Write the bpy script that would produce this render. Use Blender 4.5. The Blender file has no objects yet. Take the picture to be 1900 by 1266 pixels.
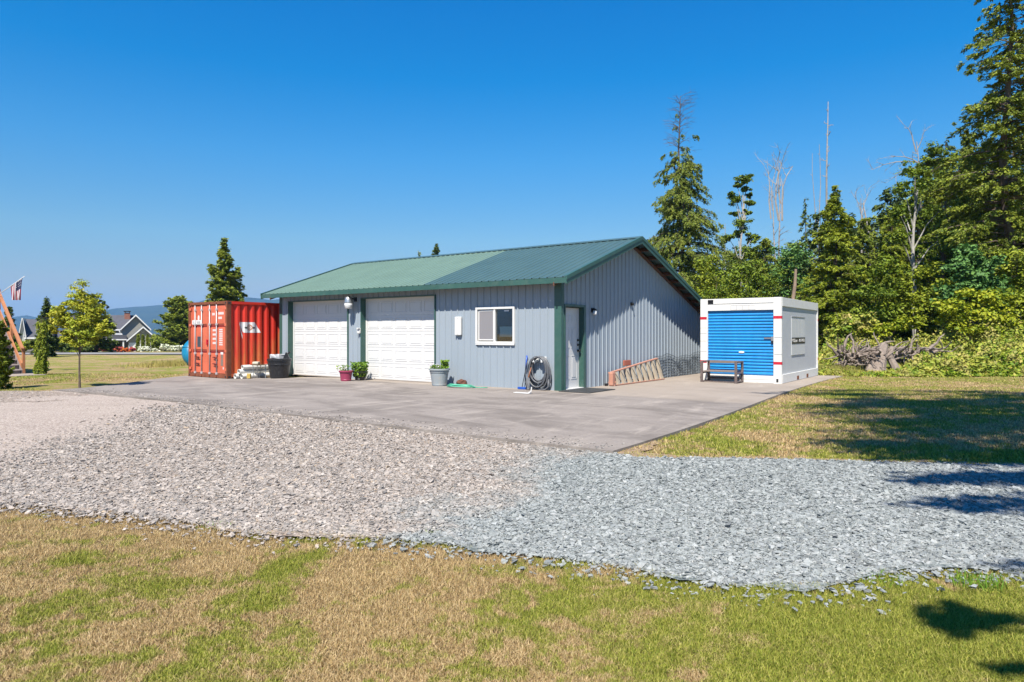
import bpy, bmesh, math, random
import numpy as np
from mathutils import Vector, Matrix
random.seed(7); rng = np.random.default_rng(7)
sc = bpy.context.scene
col = sc.collection
PI = math.pi
HAZE_D = .00011
R = math.radians
# ------------------------------------------------------------------ camera, sky, sun, exposure
F, HZ, CH = 1264.0, 619.3, 1.42
cam = bpy.data.cameras.new('camera'); camo = bpy.data.objects.new('camera', cam); col.objects.link(camo)
cam.sensor_width = 36; cam.lens = F/1900*36; cam.shift_y = -(633-HZ)/1900
camo.location = (0, 0, CH); camo.rotation_euler = (R(90), 0, 0); cam.clip_start = .05; cam.clip_end = 20000
sc.camera = camo
SUN = Vector((.2777, 1.037, -1.5)).normalized()
sl = bpy.data.lights.new('sun', 'SUN'); sl.energy = 4.7; sl.angle = R(.53); sl.color = (1, .945, .86)
so = bpy.data.objects.new('sun', sl); col.objects.link(so); so.rotation_euler = SUN.to_track_quat('-Z', 'Y').to_euler()
w = bpy.data.worlds.new('World'); sc.world = w; w.use_nodes = True
nt = w.node_tree; nt.nodes.clear()
sky = nt.nodes.new('ShaderNodeTexSky'); sky.sky_type = 'NISHITA'; sky.sun_disc = False
sky.sun_elevation = math.asin(-SUN.z); sky.sun_rotation = R(195); sky.altitude = 0
sky.air_density = 1.0; sky.dust_density = .1; sky.ozone_density = 1.6
# clear, very blue summer air: tint by height above the horizon
tc = nt.nodes.new('ShaderNodeTexCoord'); sx = nt.nodes.new('ShaderNodeSeparateXYZ'); nt.links.new(tc.outputs['Generated'], sx.inputs[0])
rp = nt.nodes.new('ShaderNodeValToRGB'); nt.links.new(sx.outputs[2], rp.inputs[0])
SKY_TINT = [(0, (.20, .27, .40)), (.031, (.26, .295, .40)), (.067, (.36, .375, .43)), (.133, (.35, .515, .59)), (.245, (.17, .58, .82)), (.348, (.014, .563, .93)), (.45, (0, .543, 1.0)), (1, (.03, .46, .95))]
while len(rp.color_ramp.elements) < len(SKY_TINT): rp.color_ramp.elements.new(.5)
for el, (p_, c_) in zip(rp.color_ramp.elements, SKY_TINT): el.position = p_; el.color = (*c_, 1)
hs = nt.nodes.new('ShaderNodeMix'); hs.data_type = 'RGBA'; hs.blend_type = 'MULTIPLY'; hs.inputs[0].default_value = 1; nt.links.new(rp.outputs[0], hs.inputs[7])
bg = nt.nodes.new('ShaderNodeBackground'); bg.inputs['Strength'].default_value = .0834
out = nt.nodes.new('ShaderNodeOutputWorld')
nt.links.new(sky.outputs[0], hs.inputs[6]); nt.links.new(hs.outputs[2], bg.inputs[0]); nt.links.new(bg.outputs[0], out.inputs[0])
sc.view_settings.view_transform = 'Standard'; sc.view_settings.look = 'None'
sc.view_settings.exposure = 1.12; sc.view_settings.gamma = 1
sc.render.engine = 'CYCLES'
sc.cycles.use_denoising = True
sc.cycles.max_bounces = 8; sc.cycles.transparent_max_bounces = 12
sc.cycles.volume_bounces = 1

# ------------------------------------------------------------------ helpers
def lin(c):
    return tuple(((v/255)/12.92 if v/255 <= .04045 else ((v/255+.055)/1.055)**2.4) for v in c)
class N:
    """little node-tree helper"""
    def __init__(s, name):
        s.m = bpy.data.materials.new(name); s.m.use_nodes = True; s.t = s.m.node_tree
        s.t.nodes.clear(); s.o = s.t.nodes.new('ShaderNodeOutputMaterial')
    def n(s, typ, **kw):
        nd = s.t.nodes.new(typ)
        for k, v in kw.items():
            if k.startswith('i_'):
                key = k[2:].replace('_', ' ')
                nd.inputs[int(key) if key.isdigit() else key].default_value = v
            else: setattr(nd, k, v)
        return nd
    def l(s, a, b): s.t.links.new(a, b)
    def noise(s, vec, scale, detail=4, rough=.6, dist=0):
        nd = s.n('ShaderNodeTexNoise'); nd.inputs['Scale'].default_value = scale
        nd.inputs['Detail'].default_value = detail; nd.inputs['Roughness'].default_value = rough
        nd.inputs['Distortion'].default_value = dist
        if vec is not None: s.l(vec, nd.inputs['Vector'])
        return nd.outputs['Fac']
    def ramp(s, fac, stops, interp='LINEAR'):
        r = s.n('ShaderNodeValToRGB'); e = r.color_ramp; e.interpolation = interp
        while len(e.elements) < len(stops): e.elements.new(.5)
        for el, (p, c) in zip(e.elements, stops):
            el.position = p; el.color = (c, c, c, 1) if isinstance(c, (int, float)) else (*c, 1)
        s.l(fac, r.inputs[0]); return r.outputs[0]
    def mix(s, fac, a, b, mode='MIX'):
        m = s.n('ShaderNodeMix'); m.data_type = 'RGBA'; m.blend_type = mode
        for sock, v in ((m.inputs[0], fac), (m.inputs[6], a), (m.inputs[7], b)):
            if isinstance(v, (int, float)): sock.default_value = v
            elif isinstance(v, tuple): sock.default_value = (*v, 1)
            else: s.l(v, sock)
        return m.outputs[2]
    def math(s, op, a, b=0.0, clamp=False):
        m = s.n('ShaderNodeMath'); m.operation = op; m.use_clamp = clamp
        for sock, v in ((m.inputs[0], a), (m.inputs[1], b)):
            if isinstance(v, (int, float)): sock.default_value = v
            else: s.l(v, sock)
        return m.outputs[0]
    def pbr(s, color, rough=.6, metal=0, spec=.5, bump=None, bstr=.3, bdist=.01):
        b = s.n('ShaderNodeBsdfPrincipled')
        for sock, v in ((b.inputs['Base Color'], color), (b.inputs['Roughness'], rough), (b.inputs['Metallic'], metal)):
            if isinstance(v, (int, float)): sock.default_value = v
            elif isinstance(v, tuple): sock.default_value = (*v, 1)
            else: s.l(v, sock)
        b.inputs['Specular IOR Level'].default_value = spec
        if bump is not None:
            bp = s.n('ShaderNodeBump'); bp.inputs['Strength'].default_value = bstr; bp.inputs['Distance'].default_value = bdist
            s.l(bump, bp.inputs['Height']); s.l(bp.outputs[0], b.inputs['Normal'])
        s.l(b.outputs[0], s.o.inputs[0]); return b
    def pos(s): return s.n('ShaderNodeNewGeometry').outputs['Position']
    def obj(s): return s.n('ShaderNodeTexCoord').outputs['Object']
    def stretch(s, vec, sc_):
        m = s.n('ShaderNodeMapping'); m.inputs['Scale'].default_value = sc_; s.l(vec, m.inputs['Vector']); return m.outputs[0]

def paint(name, c, rough=.5, var=.12, scale=3, metal=0, dirt=None, dirt_amt=.35, streak=False, spec=.5, k=.76):
    c = tuple(v*k for v in c)
    m = N(name); o = m.obj()
    f = m.noise(m.stretch(o, (1, 1, .15)) if streak else o, scale, 5, .65)
    dk = tuple(v*(1-var) for v in c); lt = tuple(min(1, v*(1+var)) for v in c)
    cc = m.ramp(f, [(.3, dk), (.7, lt)])
    if dirt:
        f2 = m.noise(o, scale*2.3, 8, .75, .3)
        cc = m.mix(m.ramp(f2, [(.5, 0.0), (.75, dirt_amt)]), cc, dirt)
    rr = m.ramp(m.noise(o, scale*4, 4), [(.3, max(.05, rough-.08)), (.7, min(1, rough+.08))])
    m.pbr(cc, rr, metal, spec, bump=m.noise(o, scale*12, 3), bstr=.12, bdist=.003)
    return m.m

def new_mesh(name, V, Fc, mat, parent=None, smooth=False):
    me = bpy.data.meshes.new(name); me.from_pydata([tuple(v) for v in V], [], Fc); me.update()
    o = bpy.data.objects.new(name, me); col.objects.link(o)
    for m_ in (mat if isinstance(mat, (list, tuple)) else [mat]): me.materials.append(m_)
    if smooth:
        for p in me.polygons: p.use_smooth = True
    if parent is not None: o.parent = parent
    return o
def np_mesh(name, V, Q, mat, parent=None, smooth=False):
    """V (n,3) float, Q (m,k) int"""
    me = bpy.data.meshes.new(name); k = Q.shape[1]
    me.vertices.add(len(V)); me.vertices.foreach_set('co', np.ascontiguousarray(V, dtype=np.float32).ravel())
    me.loops.add(Q.size); me.loops.foreach_set('vertex_index', np.ascontiguousarray(Q, dtype=np.int32).ravel())
    me.polygons.add(len(Q)); me.polygons.foreach_set('loop_start', np.arange(0, Q.size, k, dtype=np.int32))
    try: me.polygons.foreach_set('loop_total', np.full(len(Q), k, dtype=np.int32))
    except Exception: pass
    me.polygons.foreach_set('use_smooth', np.full(len(Q), bool(smooth)))
    me.update(calc_edges=True); me.validate()
    o = bpy.data.objects.new(name, me); col.objects.link(o); me.materials.append(mat)
    if parent is not None: o.parent = parent
    return o
class MB:
    def __init__(s): s.V = []; s.F = []
    def add(s, V, Fc):
        n = len(s.V); s.V += [tuple(v) for v in V]; s.F += [tuple(i+n for i in f) for f in Fc]; return s
    def box(s, x0, x1, y0, y1, z0, z1, M=None, bev=0):
        if x0 > x1: x0, x1 = x1, x0
        if y0 > y1: y0, y1 = y1, y0
        if z0 > z1: z0, z1 = z1, z0
        if bev:
            b = min(bev, (x1-x0)*.45, (y1-y0)*.45, (z1-z0)*.45)
            bm = bmesh.new(); bmesh.ops.create_cube(bm, size=1)
            for v in bm.verts: v.co = Vector(((x0+x1)/2+v.co.x*(x1-x0), (y0+y1)/2+v.co.y*(y1-y0), (z0+z1)/2+v.co.z*(z1-z0)))
            bmesh.ops.bevel(bm, geom=bm.edges[:], offset=b, segments=2, affect='EDGES', profile=.6)
            V = [v.co.copy() for v in bm.verts]; Fc = [[v.index for v in f.verts] for f in bm.faces]; bm.free()
        else:
            V = [Vector(p) for p in ((x0,y0,z0),(x1,y0,z0),(x1,y1,z0),(x0,y1,z0),(x0,y0,z1),(x1,y0,z1),(x1,y1,z1),(x0,y1,z1))]
            Fc = [(0,3,2,1),(4,5,6,7),(0,1,5,4),(1,2,6,5),(2,3,7,6),(3,0,4,7)]
        if M is not None: V = [M @ v for v in V]
        return s.add(V, Fc)
    def tube(s, P, r, n=8, caps=True):
        P = [Vector(p) for p in P]; rr = r if isinstance(r, (list, tuple)) else [r]*len(P)
        V = []; up = None
        for i, p in enumerate(P):
            t = (P[min(i+1, len(P)-1)]-P[max(i-1, 0)]).normalized()
            if up is None: up = t.orthogonal().normalized()
            a = (up - t*up.dot(t)).normalized(); up = a; b = t.cross(a)
            for k in range(n):
                q = 2*PI*k/n; V.append(p+(a*math.cos(q)+b*math.sin(q))*rr[i])
        Fc = [(i*n+k, i*n+(k+1)%n, (i+1)*n+(k+1)%n, (i+1)*n+k) for i in range(len(P)-1) for k in range(n)]
        if caps: Fc += [tuple(range(n-1, -1, -1)), tuple((len(P)-1)*n+k for k in range(n))]
        return s.add(V, Fc)
    def lathe(s, prof, cx=0, cy=0, n=20):
        V = []
        for r_, z in prof: V += [(cx+r_*math.cos(2*PI*k/n), cy+r_*math.sin(2*PI*k/n), z) for k in range(n)]
        Fc = [(i*n+k, i*n+(k+1)%n, (i+1)*n+(k+1)%n, (i+1)*n+k) for i in range(len(prof)-1) for k in range(n)]
        Fc += [tuple(range(n-1, -1, -1)), tuple((len(prof)-1)*n+k for k in range(n))]
        return s.add(V, Fc)
    def prism(s, pts, axis, a0, a1):
        """polygon pts (2-D) extruded along axis 'x','y','z'"""
        n = len(pts)
        def p3(p, a): return {'x': (a, p[0], p[1]), 'y': (p[0], a, p[1]), 'z': (p[0], p[1], a)}[axis]
        V = [p3(p, a0) for p in pts]+[p3(p, a1) for p in pts]
        Fc = [tuple(range(n-1, -1, -1)), tuple(range(n, 2*n))]+[(i, (i+1) % n, n+(i+1) % n, n+i) for i in range(n)]
        return s.add(V, Fc)
    def build(s, name, mat, parent=None, smooth=False, fix=True):
        o = new_mesh(name, s.V, s.F, mat, parent, smooth)
        if fix and len(s.V) < 60000:
            bm = bmesh.new(); bm.from_mesh(o.data); bmesh.ops.recalc_face_normals(bm, faces=bm.faces[:]); bm.to_mesh(o.data); bm.free()
        return o
def tag(o, label=None, cat=None, group=None, kind=None):
    if label: o['label'] = label
    if cat: o['category'] = cat
    if group: o['group'] = group
    if kind: o['kind'] = kind
    return o
def empty(name, loc, rz=0, label=None, cat=None, group=None):
    o = bpy.data.objects.new(name, None); col.objects.link(o); o.location = loc; o.rotation_euler = (0, 0, rz)
    o.empty_display_size = .2
    return tag(o, label, cat, group)
def copy_tree(o, parent=None):
    c = o.copy(); col.objects.link(c); c.parent = parent
    for ch in [k for k in bpy.data.objects if k.parent == o]: copy_tree(ch, c)
    return c
def text(name, body, size, mat, parent, loc, rot, extr=.002, sx=1.0):
    cu = bpy.data.curves.new(name, 'FONT'); cu.body = body; cu.size = size; cu.extrude = extr; cu.align_x = 'CENTER'; cu.align_y = 'CENTER'
    cu.materials.append(mat); o = bpy.data.objects.new(name, cu); col.objects.link(o); o.parent = parent
    o.location = loc; o.rotation_euler = rot; o.scale = (sx, 1, 1); return o
def mesh_text(o):
    dg = bpy.context.evaluated_depsgraph_get(); me = bpy.data.meshes.new_from_object(o.evaluated_get(dg)); n = o.name
    m_ = bpy.data.objects.new(n, me); col.objects.link(m_); m_.parent = o.parent; m_.location = o.location; m_.rotation_euler = o.rotation_euler; m_.scale = o.scale
    bpy.data.objects.remove(o); m_.name = n; return m_
def split_loose(o):
    """one object per separate piece, same name, parent and material"""
    me = o.data; nv = len(me.vertices); par = list(range(nv))
    def find(a):
        while par[a] != a: par[a] = par[par[a]]; a = par[a]
        return a
    for p in me.polygons:
        vs = list(p.vertices); a = find(vs[0])
        for v in vs[1:]: par[find(v)] = a
    groups = {}
    for p in me.polygons: groups.setdefault(find(p.vertices[0]), []).append(p)
    if len(groups) < 2: return [o]
    out_ = []; base_name = o.name.split('.')[0]
    for gi, ps in enumerate(groups.values()):
        idx = sorted({v for p in ps for v in p.vertices}); mp = {v: i for i, v in enumerate(idx)}
        m2 = bpy.data.meshes.new(base_name); m2.from_pydata([me.vertices[v].co.copy() for v in idx], [], [[mp[v] for v in p.vertices] for p in ps])
        for mt in me.materials: m2.materials.append(mt)
        for q, p in zip(m2.polygons, ps): q.use_smooth = p.use_smooth
        if gi == 0: o.data = m2; out_.append(o)
        else:
            n_ = bpy.data.objects.new(base_name, m2); col.objects.link(n_); n_.parent = o.parent; n_.matrix_local = o.matrix_local.copy()
            for k_, v_ in o.items(): n_[k_] = v_
            out_.append(n_)
    return out_
# garage frame: x along the front wall (to the right), y along the side wall (away)
TH = R(36.27); GP = Vector((1.213, 16.88, 0))
EX = Vector((math.cos(TH), -math.sin(TH), 0)); EY = Vector((math.sin(TH), math.cos(TH), 0)); GR = -TH
def gw(x, y, z=0): return GP + EX*x + EY*y + Vector((0, 0, z))
def to_g(X, Y):
    dx, dy = X-GP.x, Y-GP.y
    return dx*EX.x+dy*EX.y, dx*EY.x+dy*EY.y
def ss(t): t = np.clip(t, 0, 1); return t*t*(3-2*t)
def slab_z(x, y):      # x,y in the garage frame
    a = -x
    return -.08*ss((a-8)/4) - .02*ss((-a-1)/2.5)*ss((y-2)/3)
def ground_z(X, Y):
    """ground height in world coordinates"""
    X = np.asarray(X, float); Y = np.asarray(Y, float)
    z = -.05 - .06*ss((-X-7)/4)*ss((Y-14)/5)
    z = z - .028*np.clip(Y-58, 0, 90)*ss((15-X)/20)
    return z + .012*np.sin(X*.9+1.3*np.sin(Y*.55))*np.cos(Y*.7+.4*X)*ss((Y-1)/3)
def at(px, Y): return (px-950)/F*Y
def zat(py, Y): return CH+(HZ-py)*Y/F

# ------------------------------------------------------------------ ground colour, shared by soil and blades
def grass_color(m, blade):
    p = m.pos()
    sep = m.n('ShaderNodeSeparateXYZ'); m.l(p, sep.inputs[0])
    big = m.noise(p, .5, 5, .62, .8); med = m.noise(p, 3.4, 6, .75, .7); fine = m.noise(p, 38, 3, .7)
    # the lawn is drier to the left and along the driveway, greener at right
    gx = m.math('MULTIPLY', m.math('MINIMUM', m.math('MAXIMUM', sep.outputs[0], -3.0), 3.0), .042)
    dry = m.math('ADD', m.math('MULTIPLY', big, 1.05), m.math('MULTIPLY', med, .9))
    nearw = m.n('ShaderNodeMapRange', i_1=6.0, i_2=9.0, i_3=1.0, i_4=0.0); m.l(sep.outputs[1], nearw.inputs[0])
    dry = m.math('SUBTRACT', dry, m.math('MULTIPLY', gx, nearw.outputs[0]))
    far = m.n('ShaderNodeMapRange', i_1=5.5, i_2=20.0, i_3=0.0, i_4=.0); m.l(sep.outputs[1], far.inputs[0])
    dry = m.math('ADD', dry, far.outputs[0])
    dry = m.math('ADD', dry, m.math('MULTIPLY', m.math('SUBTRACT', m.noise(p, 14, 4, .7), .5), .34))
    fac = m.ramp(dry, [(.88, 0.0), (1.08, .45), (1.27, 1.0)])
    if blade:
        g = m.n('ShaderNodeNewGeometry').outputs['Random Per Island']
        green = m.ramp(g, [(0, (0.127, 0.179, 0.017)), (.5, (0.247, 0.275, 0.033)), (1, (0.384, 0.365, 0.067))])
        straw = m.ramp(g, [(0, (0.297, 0.183, 0.082)), (.5, (0.472, 0.334, 0.164)), (1, (0.629, 0.484, 0.278))])
        jit = m.math('ADD', fac, m.math('MULTIPLY', m.math('SUBTRACT', m.noise(p, 120, 1), .5), 2.0), clamp=True)
        return m.mix(jit, green, straw)
    green = m.ramp(fine, [(.3, (0.137, 0.145, 0.024)), (.7, (0.247, 0.252, 0.050))])
    straw = m.ramp(fine, [(.3, (0.227, 0.150, 0.073)), (.7, (0.402, 0.292, 0.155))])
    return m.mix(fac, green, straw)
m = N('lawn_soil'); c = grass_color(m, False); p = m.pos()
m.pbr(c, .95, 0, .15, bump=m.math('ADD', m.noise(p, 45, 6, .8), m.noise(p, 9, 4, .7)), bstr=.9, bdist=.05); MAT_LAWN = m.m
def leafy(name, stops, trans=.3, rough=.6, big=0.0, bigcol=None):
    m = N(name); g = m.n('ShaderNodeNewGeometry').outputs['Random Per Island']
    stops = [(p_, (c_[0]*.74, c_[1]*.72, c_[2]*.5)) for p_, c_ in stops] if 'blossom' not in name and 'petal' not in name else stops
    c = m.ramp(g, stops)
    nz = m.noise(m.pos(), .8, 3, .6)
    c = m.mix(m.ramp(nz, [(.4, 0.0), (.65, .45)]), c, tuple(min(1, v*1.35) for v in stops[-1][1]))
    if bigcol: c = m.mix(m.ramp(m.noise(m.pos(), 1.7, 3, .6), [(.5, 0.0), (.6, big)]), c, bigcol)
    d = m.n('ShaderNodeBsdfPrincipled'); d.inputs['Roughness'].default_value = rough; d.inputs['Specular IOR Level'].default_value = .25
    t = m.n('ShaderNodeBsdfTranslucent'); mx = m.n('ShaderNodeMixShader'); mx.inputs[0].default_value = trans*.55
    m.l(c, d.inputs['Base Color']); m.l(c, t.inputs[0]); m.l(d.outputs[0], mx.inputs[1]); m.l(t.outputs[0], mx.inputs[2]); m.l(mx.outputs[0], m.o.inputs[0])
    return m.m
m = N('grass_blade'); c = grass_color(m, True)
d = m.n('ShaderNodeBsdfPrincipled'); d.inputs['Roughness'].default_value = .6; d.inputs['Specular IOR Level'].default_value = .2
t = m.n('ShaderNodeBsdfTranslucent'); mx = m.n('ShaderNodeMixShader'); mx.inputs[0].default_value = .3
m.l(c, d.inputs['Base Color']); m.l(c, t.inputs[0]); m.l(d.outputs[0], mx.inputs[1]); m.l(t.outputs[0], mx.inputs[2]); m.l(mx.outputs[0], m.o.inputs[0])
MAT_BLADE = m.m

# ------------------------------------------------------------------ ground sheet
xs = np.unique(np.concatenate([np.linspace(-3600, -200, 12), np.linspace(-200, -40, 17), np.linspace(-40, 40, 161), np.linspace(40, 200, 17), np.linspace(200, 3600, 12)]))
ys = np.unique(np.concatenate([np.linspace(-300, -20, 8), np.linspace(-20, 60, 161), np.linspace(60, 200, 36), np.linspace(200, 3900, 20)]))
X, Y = np.meshgrid(xs, ys); Z = ground_z(X, Y)
V = np.stack([X.ravel(), Y.ravel(), Z.ravel()], 1); nx = len(xs); ny = len(ys)
i, j = np.meshgrid(np.arange(nx-1), np.arange(ny-1)); b = (j*nx+i).ravel()
np_mesh('ground', V, np.stack([b, b+1, b+nx+1, b+nx], 1), MAT_LAWN, smooth=True)['kind'] = 'structure'

def pix(x, y, z=-.03):
    Yd = F*(CH-z)/(y-HZ); return ((x-950)/F*Yd, Yd)
def in_poly(px, py, poly):
    r = np.zeros(len(px), bool); n = len(poly)
    for k in range(n):
        x1, y1 = poly[k]; x2, y2 = poly[(k+1) % n]
        if y1 == y2: continue
        c_ = ((y1 > py) != (y2 > py)) & (px < (x2-x1)*(py-y1)/(y2-y1)+x1); r ^= c_
    return r
def rough_poly(P, amp, step=.25):
    o = []
    for k in range(len(P)):
        a = np.array(P[k]); b_ = np.array(P[(k+1) % len(P)]); n = max(1, int(np.linalg.norm(b_-a)/step))
        for q in range(n):
            p = a+(b_-a)*q/n; o.append(tuple(p+rng.normal(0, amp, 2)))
    return o
def sheet(name, P, z, mat):
    bm = bmesh.new(); vs = [bm.verts.new((p[0], p[1], 0)) for p in P]; f = bm.faces.new(vs)
    if f.normal.z < 0: f.normal_flip()
    bmesh.ops.triangulate(bm, faces=[f])
    bmesh.ops.subdivide_edges(bm, edges=[e for e in bm.edges if e.calc_length() > 1.5], cuts=3, use_grid_fill=True)
    bmesh.ops.triangulate(bm, faces=bm.faces[:])
    for v in bm.verts: v.co.z = float(ground_z(v.co.x, v.co.y))+z+.014
    me = bpy.data.meshes.new(name); bm.to_mesh(me); bm.free(); o = bpy.data.objects.new(name, me); col.objects.link(o); me.materials.append(mat)
    o['kind'] = 'structure'; return o
# gravel and packed driveway outlines, world metres
gl = [pix(*p) for p in ((-900,900),(-400,912),(-60,925),(120,938),(300,963),(420,985),(560,990),(700,998),(830,1008),(1000,1028),(1130,1043),(1250,1064),(1370,1082),(1560,1080),(1650,1052),(1760,1046),(1900,1062),(2300,1090),(3000,1110))]
gu = [pix(*p) for p in ((3000,868),(2200,862),(1900,863),(1600,857),(1380,852),(1180,849),(1137,840))]
gslab = [tuple(gw(x, -6.97)[:2]) for x in (5.11, 0, -4.3)]
gleft = [pix(*p) for p in ((330,770),(250,800),(120,832),(60,850),(0,872),(-200,890),(-900,893))]
GRAVEL = gl+gu+gslab+gleft
DRIVE = [tuple(gw(x, -6.97)[:2]) for x in (-4.2, -8, -11.4)]+[pix(*p) for p in ((100,733),(0,738),(-300,748),(-900,752),(-900,899),(-200,899),(0,890),(60,870),(140,850),(270,818),(360,785),(400,752))]
STRIP = [pix(*p) for p in ((165,728),(60,722),(0,722),(-400,726),(-400,746),(0,746),(130,744))]

m = N('packed_gravel'); p = m.pos()
vo = m.n('ShaderNodeTexVoronoi', i_Scale=60.0); m.l(p, vo.inputs['Vector'])
sp = m.n('ShaderNodeSeparateColor'); m.l(vo.outputs['Color'], sp.inputs[0])
c = m.ramp(sp.outputs[0], [(0, (0.180, 0.142, 0.121)), (.5, (0.330, 0.270, 0.228)), (1, (0.540, 0.461, 0.395))])
c = m.mix(m.ramp(m.noise(p, .5, 5, .7, .5), [(.35, 0.0), (.7, .55)]), c, (0.405, 0.341, 0.288))
c = m.mix(m.ramp(m.noise(m.stretch(p, (.25, 1.6, 1)), 1.1, 5, .7, .4), [(.5, 0.0), (.72, .3)]), c, (0.240, 0.199, 0.161))
m.pbr(c, .95, 0, .2, bump=m.math('ADD', vo.outputs['Distance'], m.noise(p, 30, 6, .7)), bstr=.8, bdist=.02); MAT_DRIVE = m.m
sheet('driveway', rough_poly(DRIVE, .03), .004, MAT_DRIVE)

def gravel_mix(m, isl):
    """beige pink crushed rock at left, fresh blue grey rock at right"""
    p = m.pos(); sep = m.n('ShaderNodeSeparateXYZ'); m.l(p, sep.inputs[0])
    # boundary leans from (-1.2,4.9) to (1.1,8.2)
    s_ = m.math('SUBTRACT', sep.outputs[0], m.math('MULTIPLY', m.math('SUBTRACT', sep.outputs[1], 6.3), .38))
    s_ = m.math('ADD', s_, m.math('MULTIPLY', m.math('SUBTRACT', m.noise(p, .9, 5, .7, .6), .5), 3.2))
    # the blue rock does not reach the concrete
    s_ = m.math('SUBTRACT', s_, m.math('MULTIPLY', m.math('SUBTRACT', sep.outputs[1], 8.3, clamp=False), .9, ) if False else 0.0)
    fac = m.ramp(m.math('ADD', m.math('MULTIPLY', s_, .5), .65), [(.3, 0.0), (.75, 1.0)])
    fac = m.math('ADD', fac, m.math('MULTIPLY', m.math('SUBTRACT', m.noise(p, 25, 1), .5), .8), clamp=True)
    top = m.n('ShaderNodeMapRange', i_1=8.0, i_2=9.3, i_3=1.0, i_4=0.0); m.l(sep.outputs[1], top.inputs[0])
    fac = m.math('MULTIPLY', fac, top.outputs[0])
    beige = m.ramp(isl, [(0, (0.066, 0.054, 0.044)), (.12, (0.145, 0.118, 0.097)), (.5, (0.247, 0.198, 0.159)), (.85, (0.320, 0.262, 0.215)), (.95, (0.393, 0.336, 0.286)), (1, (0.307, 0.207, 0.109))])
    blue = m.ramp(isl, [(0, (0.048, 0.058, 0.058)), (.15, (0.101, 0.121, 0.120)), (.5, (0.161, 0.181, 0.174)), (.85, (0.214, 0.235, 0.227)), (1, (0.285, 0.301, 0.291))])
    return m.mix(fac, beige, blue)
m = N('gravel_bed'); p = m.pos()
vo = m.n('ShaderNodeTexVoronoi', i_Scale=48.0); m.l(p, vo.inputs['Vector'])
sp = m.n('ShaderNodeSeparateColor'); m.l(vo.outputs['Color'], sp.inputs[0])
c = gravel_mix(m, sp.outputs[0])
m.pbr(c, .95, 0, .2, bump=vo.outputs['Distance'], bstr=.6, bdist=.02); m.t.nodes[-1]
MAT_GBED = m.m
sheet('gravel_bed', rough_poly(GRAVEL, .07, .3), .008, MAT_GBED)
sheet('gravel_verge', rough_poly(STRIP, .06, .3), .006, MAT_GBED)
# bare earth along the gravel's edges
m = N('bare_earth'); p = m.pos()
c = m.ramp(m.noise(p, 14, 6, .75), [(.3, (.22, .15, .095)), (.7, (.38, .28, .185))])
m.pbr(c, .95, 0, .15, bump=m.noise(p, 40, 6, .8), bstr=.8, bdist=.03); MAT_EARTH = m.m
sheet('earth_verge', rough_poly([pix(*q) for q in ((1137,838),(1210,815),(1225,822),(1185,838),(1260,845),(1400,848),(1650,853),(1900,858),(1900,866),(1600,861),(1380,856),(1180,853))], .03, .2), .002, MAT_EARTH)

# stones
def rocks(n, X, Y, size, zoff):
    base = np.array([(-1,-1,-1),(1,-1,-1),(1,1,-1),(-1,1,-1),(-1,-1,1),(1,-1,1),(1,1,1),(-1,1,1)], float)*.5
    Vv = base[None]*(1+rng.uniform(-.55, .25, (n, 8, 1))) + rng.uniform(-.16, .16, (n, 8, 3))
    Vv = Vv*np.stack([rng.uniform(.8, 1.4, n), rng.uniform(.6, 1.0, n), rng.uniform(.22, .5, n)], 1)[:, None, :]*size[:, None, None]
    ang = rng.uniform(0, 2*PI, n); tl = rng.normal(0, .2, n); t2 = rng.normal(0, .2, n)
    ca, sa, ct, st, c2, s2 = np.cos(ang), np.sin(ang), np.cos(tl), np.sin(tl), np.cos(t2), np.sin(t2)
    x, y, z = Vv[..., 0], Vv[..., 1], Vv[..., 2]
    y, z = y*ct[:, None]-z*st[:, None], y*st[:, None]+z*ct[:, None]
    x, z = x*c2[:, None]+z*s2[:, None], -x*s2[:, None]+z*c2[:, None]
    x, y = x*ca[:, None]-y*sa[:, None], x*sa[:, None]+y*ca[:, None]
    Vv = np.stack([x+X[:, None], y+Y[:, None], z+zoff[:, None]], 2).reshape(-1, 3)
    Q = np.array([(0,3,2),(0,2,1),(4,5,6),(4,6,7),(0,1,5),(0,5,4),(1,2,6),(1,6,5),(2,3,7),(2,7,6),(3,0,4),(3,4,7)])
    Fc = (Q[None]+(np.arange(n)*8)[:, None, None]).reshape(-1, 3)
    return Vv, Fc
m = N('crushed_rock'); g = m.n('ShaderNodeNewGeometry').outputs['Random Per Island']
c = gravel_mix(m, g); c = m.mix(.25, c, m.ramp(m.noise(m.pos(), 90, 3, .7), [(.3, (.15, .15, .15)), (.7, (.6, .6, .58))]))
m.pbr(c, .85, 0, .3); MAT_ROCK = m.m
def scatter(n, y0, y1, poly, lim=.82):
    """denser near the viewer"""
    u = rng.uniform(0, 1, n); Yr = y0*(y1/y0)**u; Xr = rng.uniform(-lim, lim, n)*Yr
    k = in_poly(Xr, Yr, poly); return Xr[k], Yr[k]
x1, y1_ = scatter(460000, 3.6, 15.5, GRAVEL)
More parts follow.
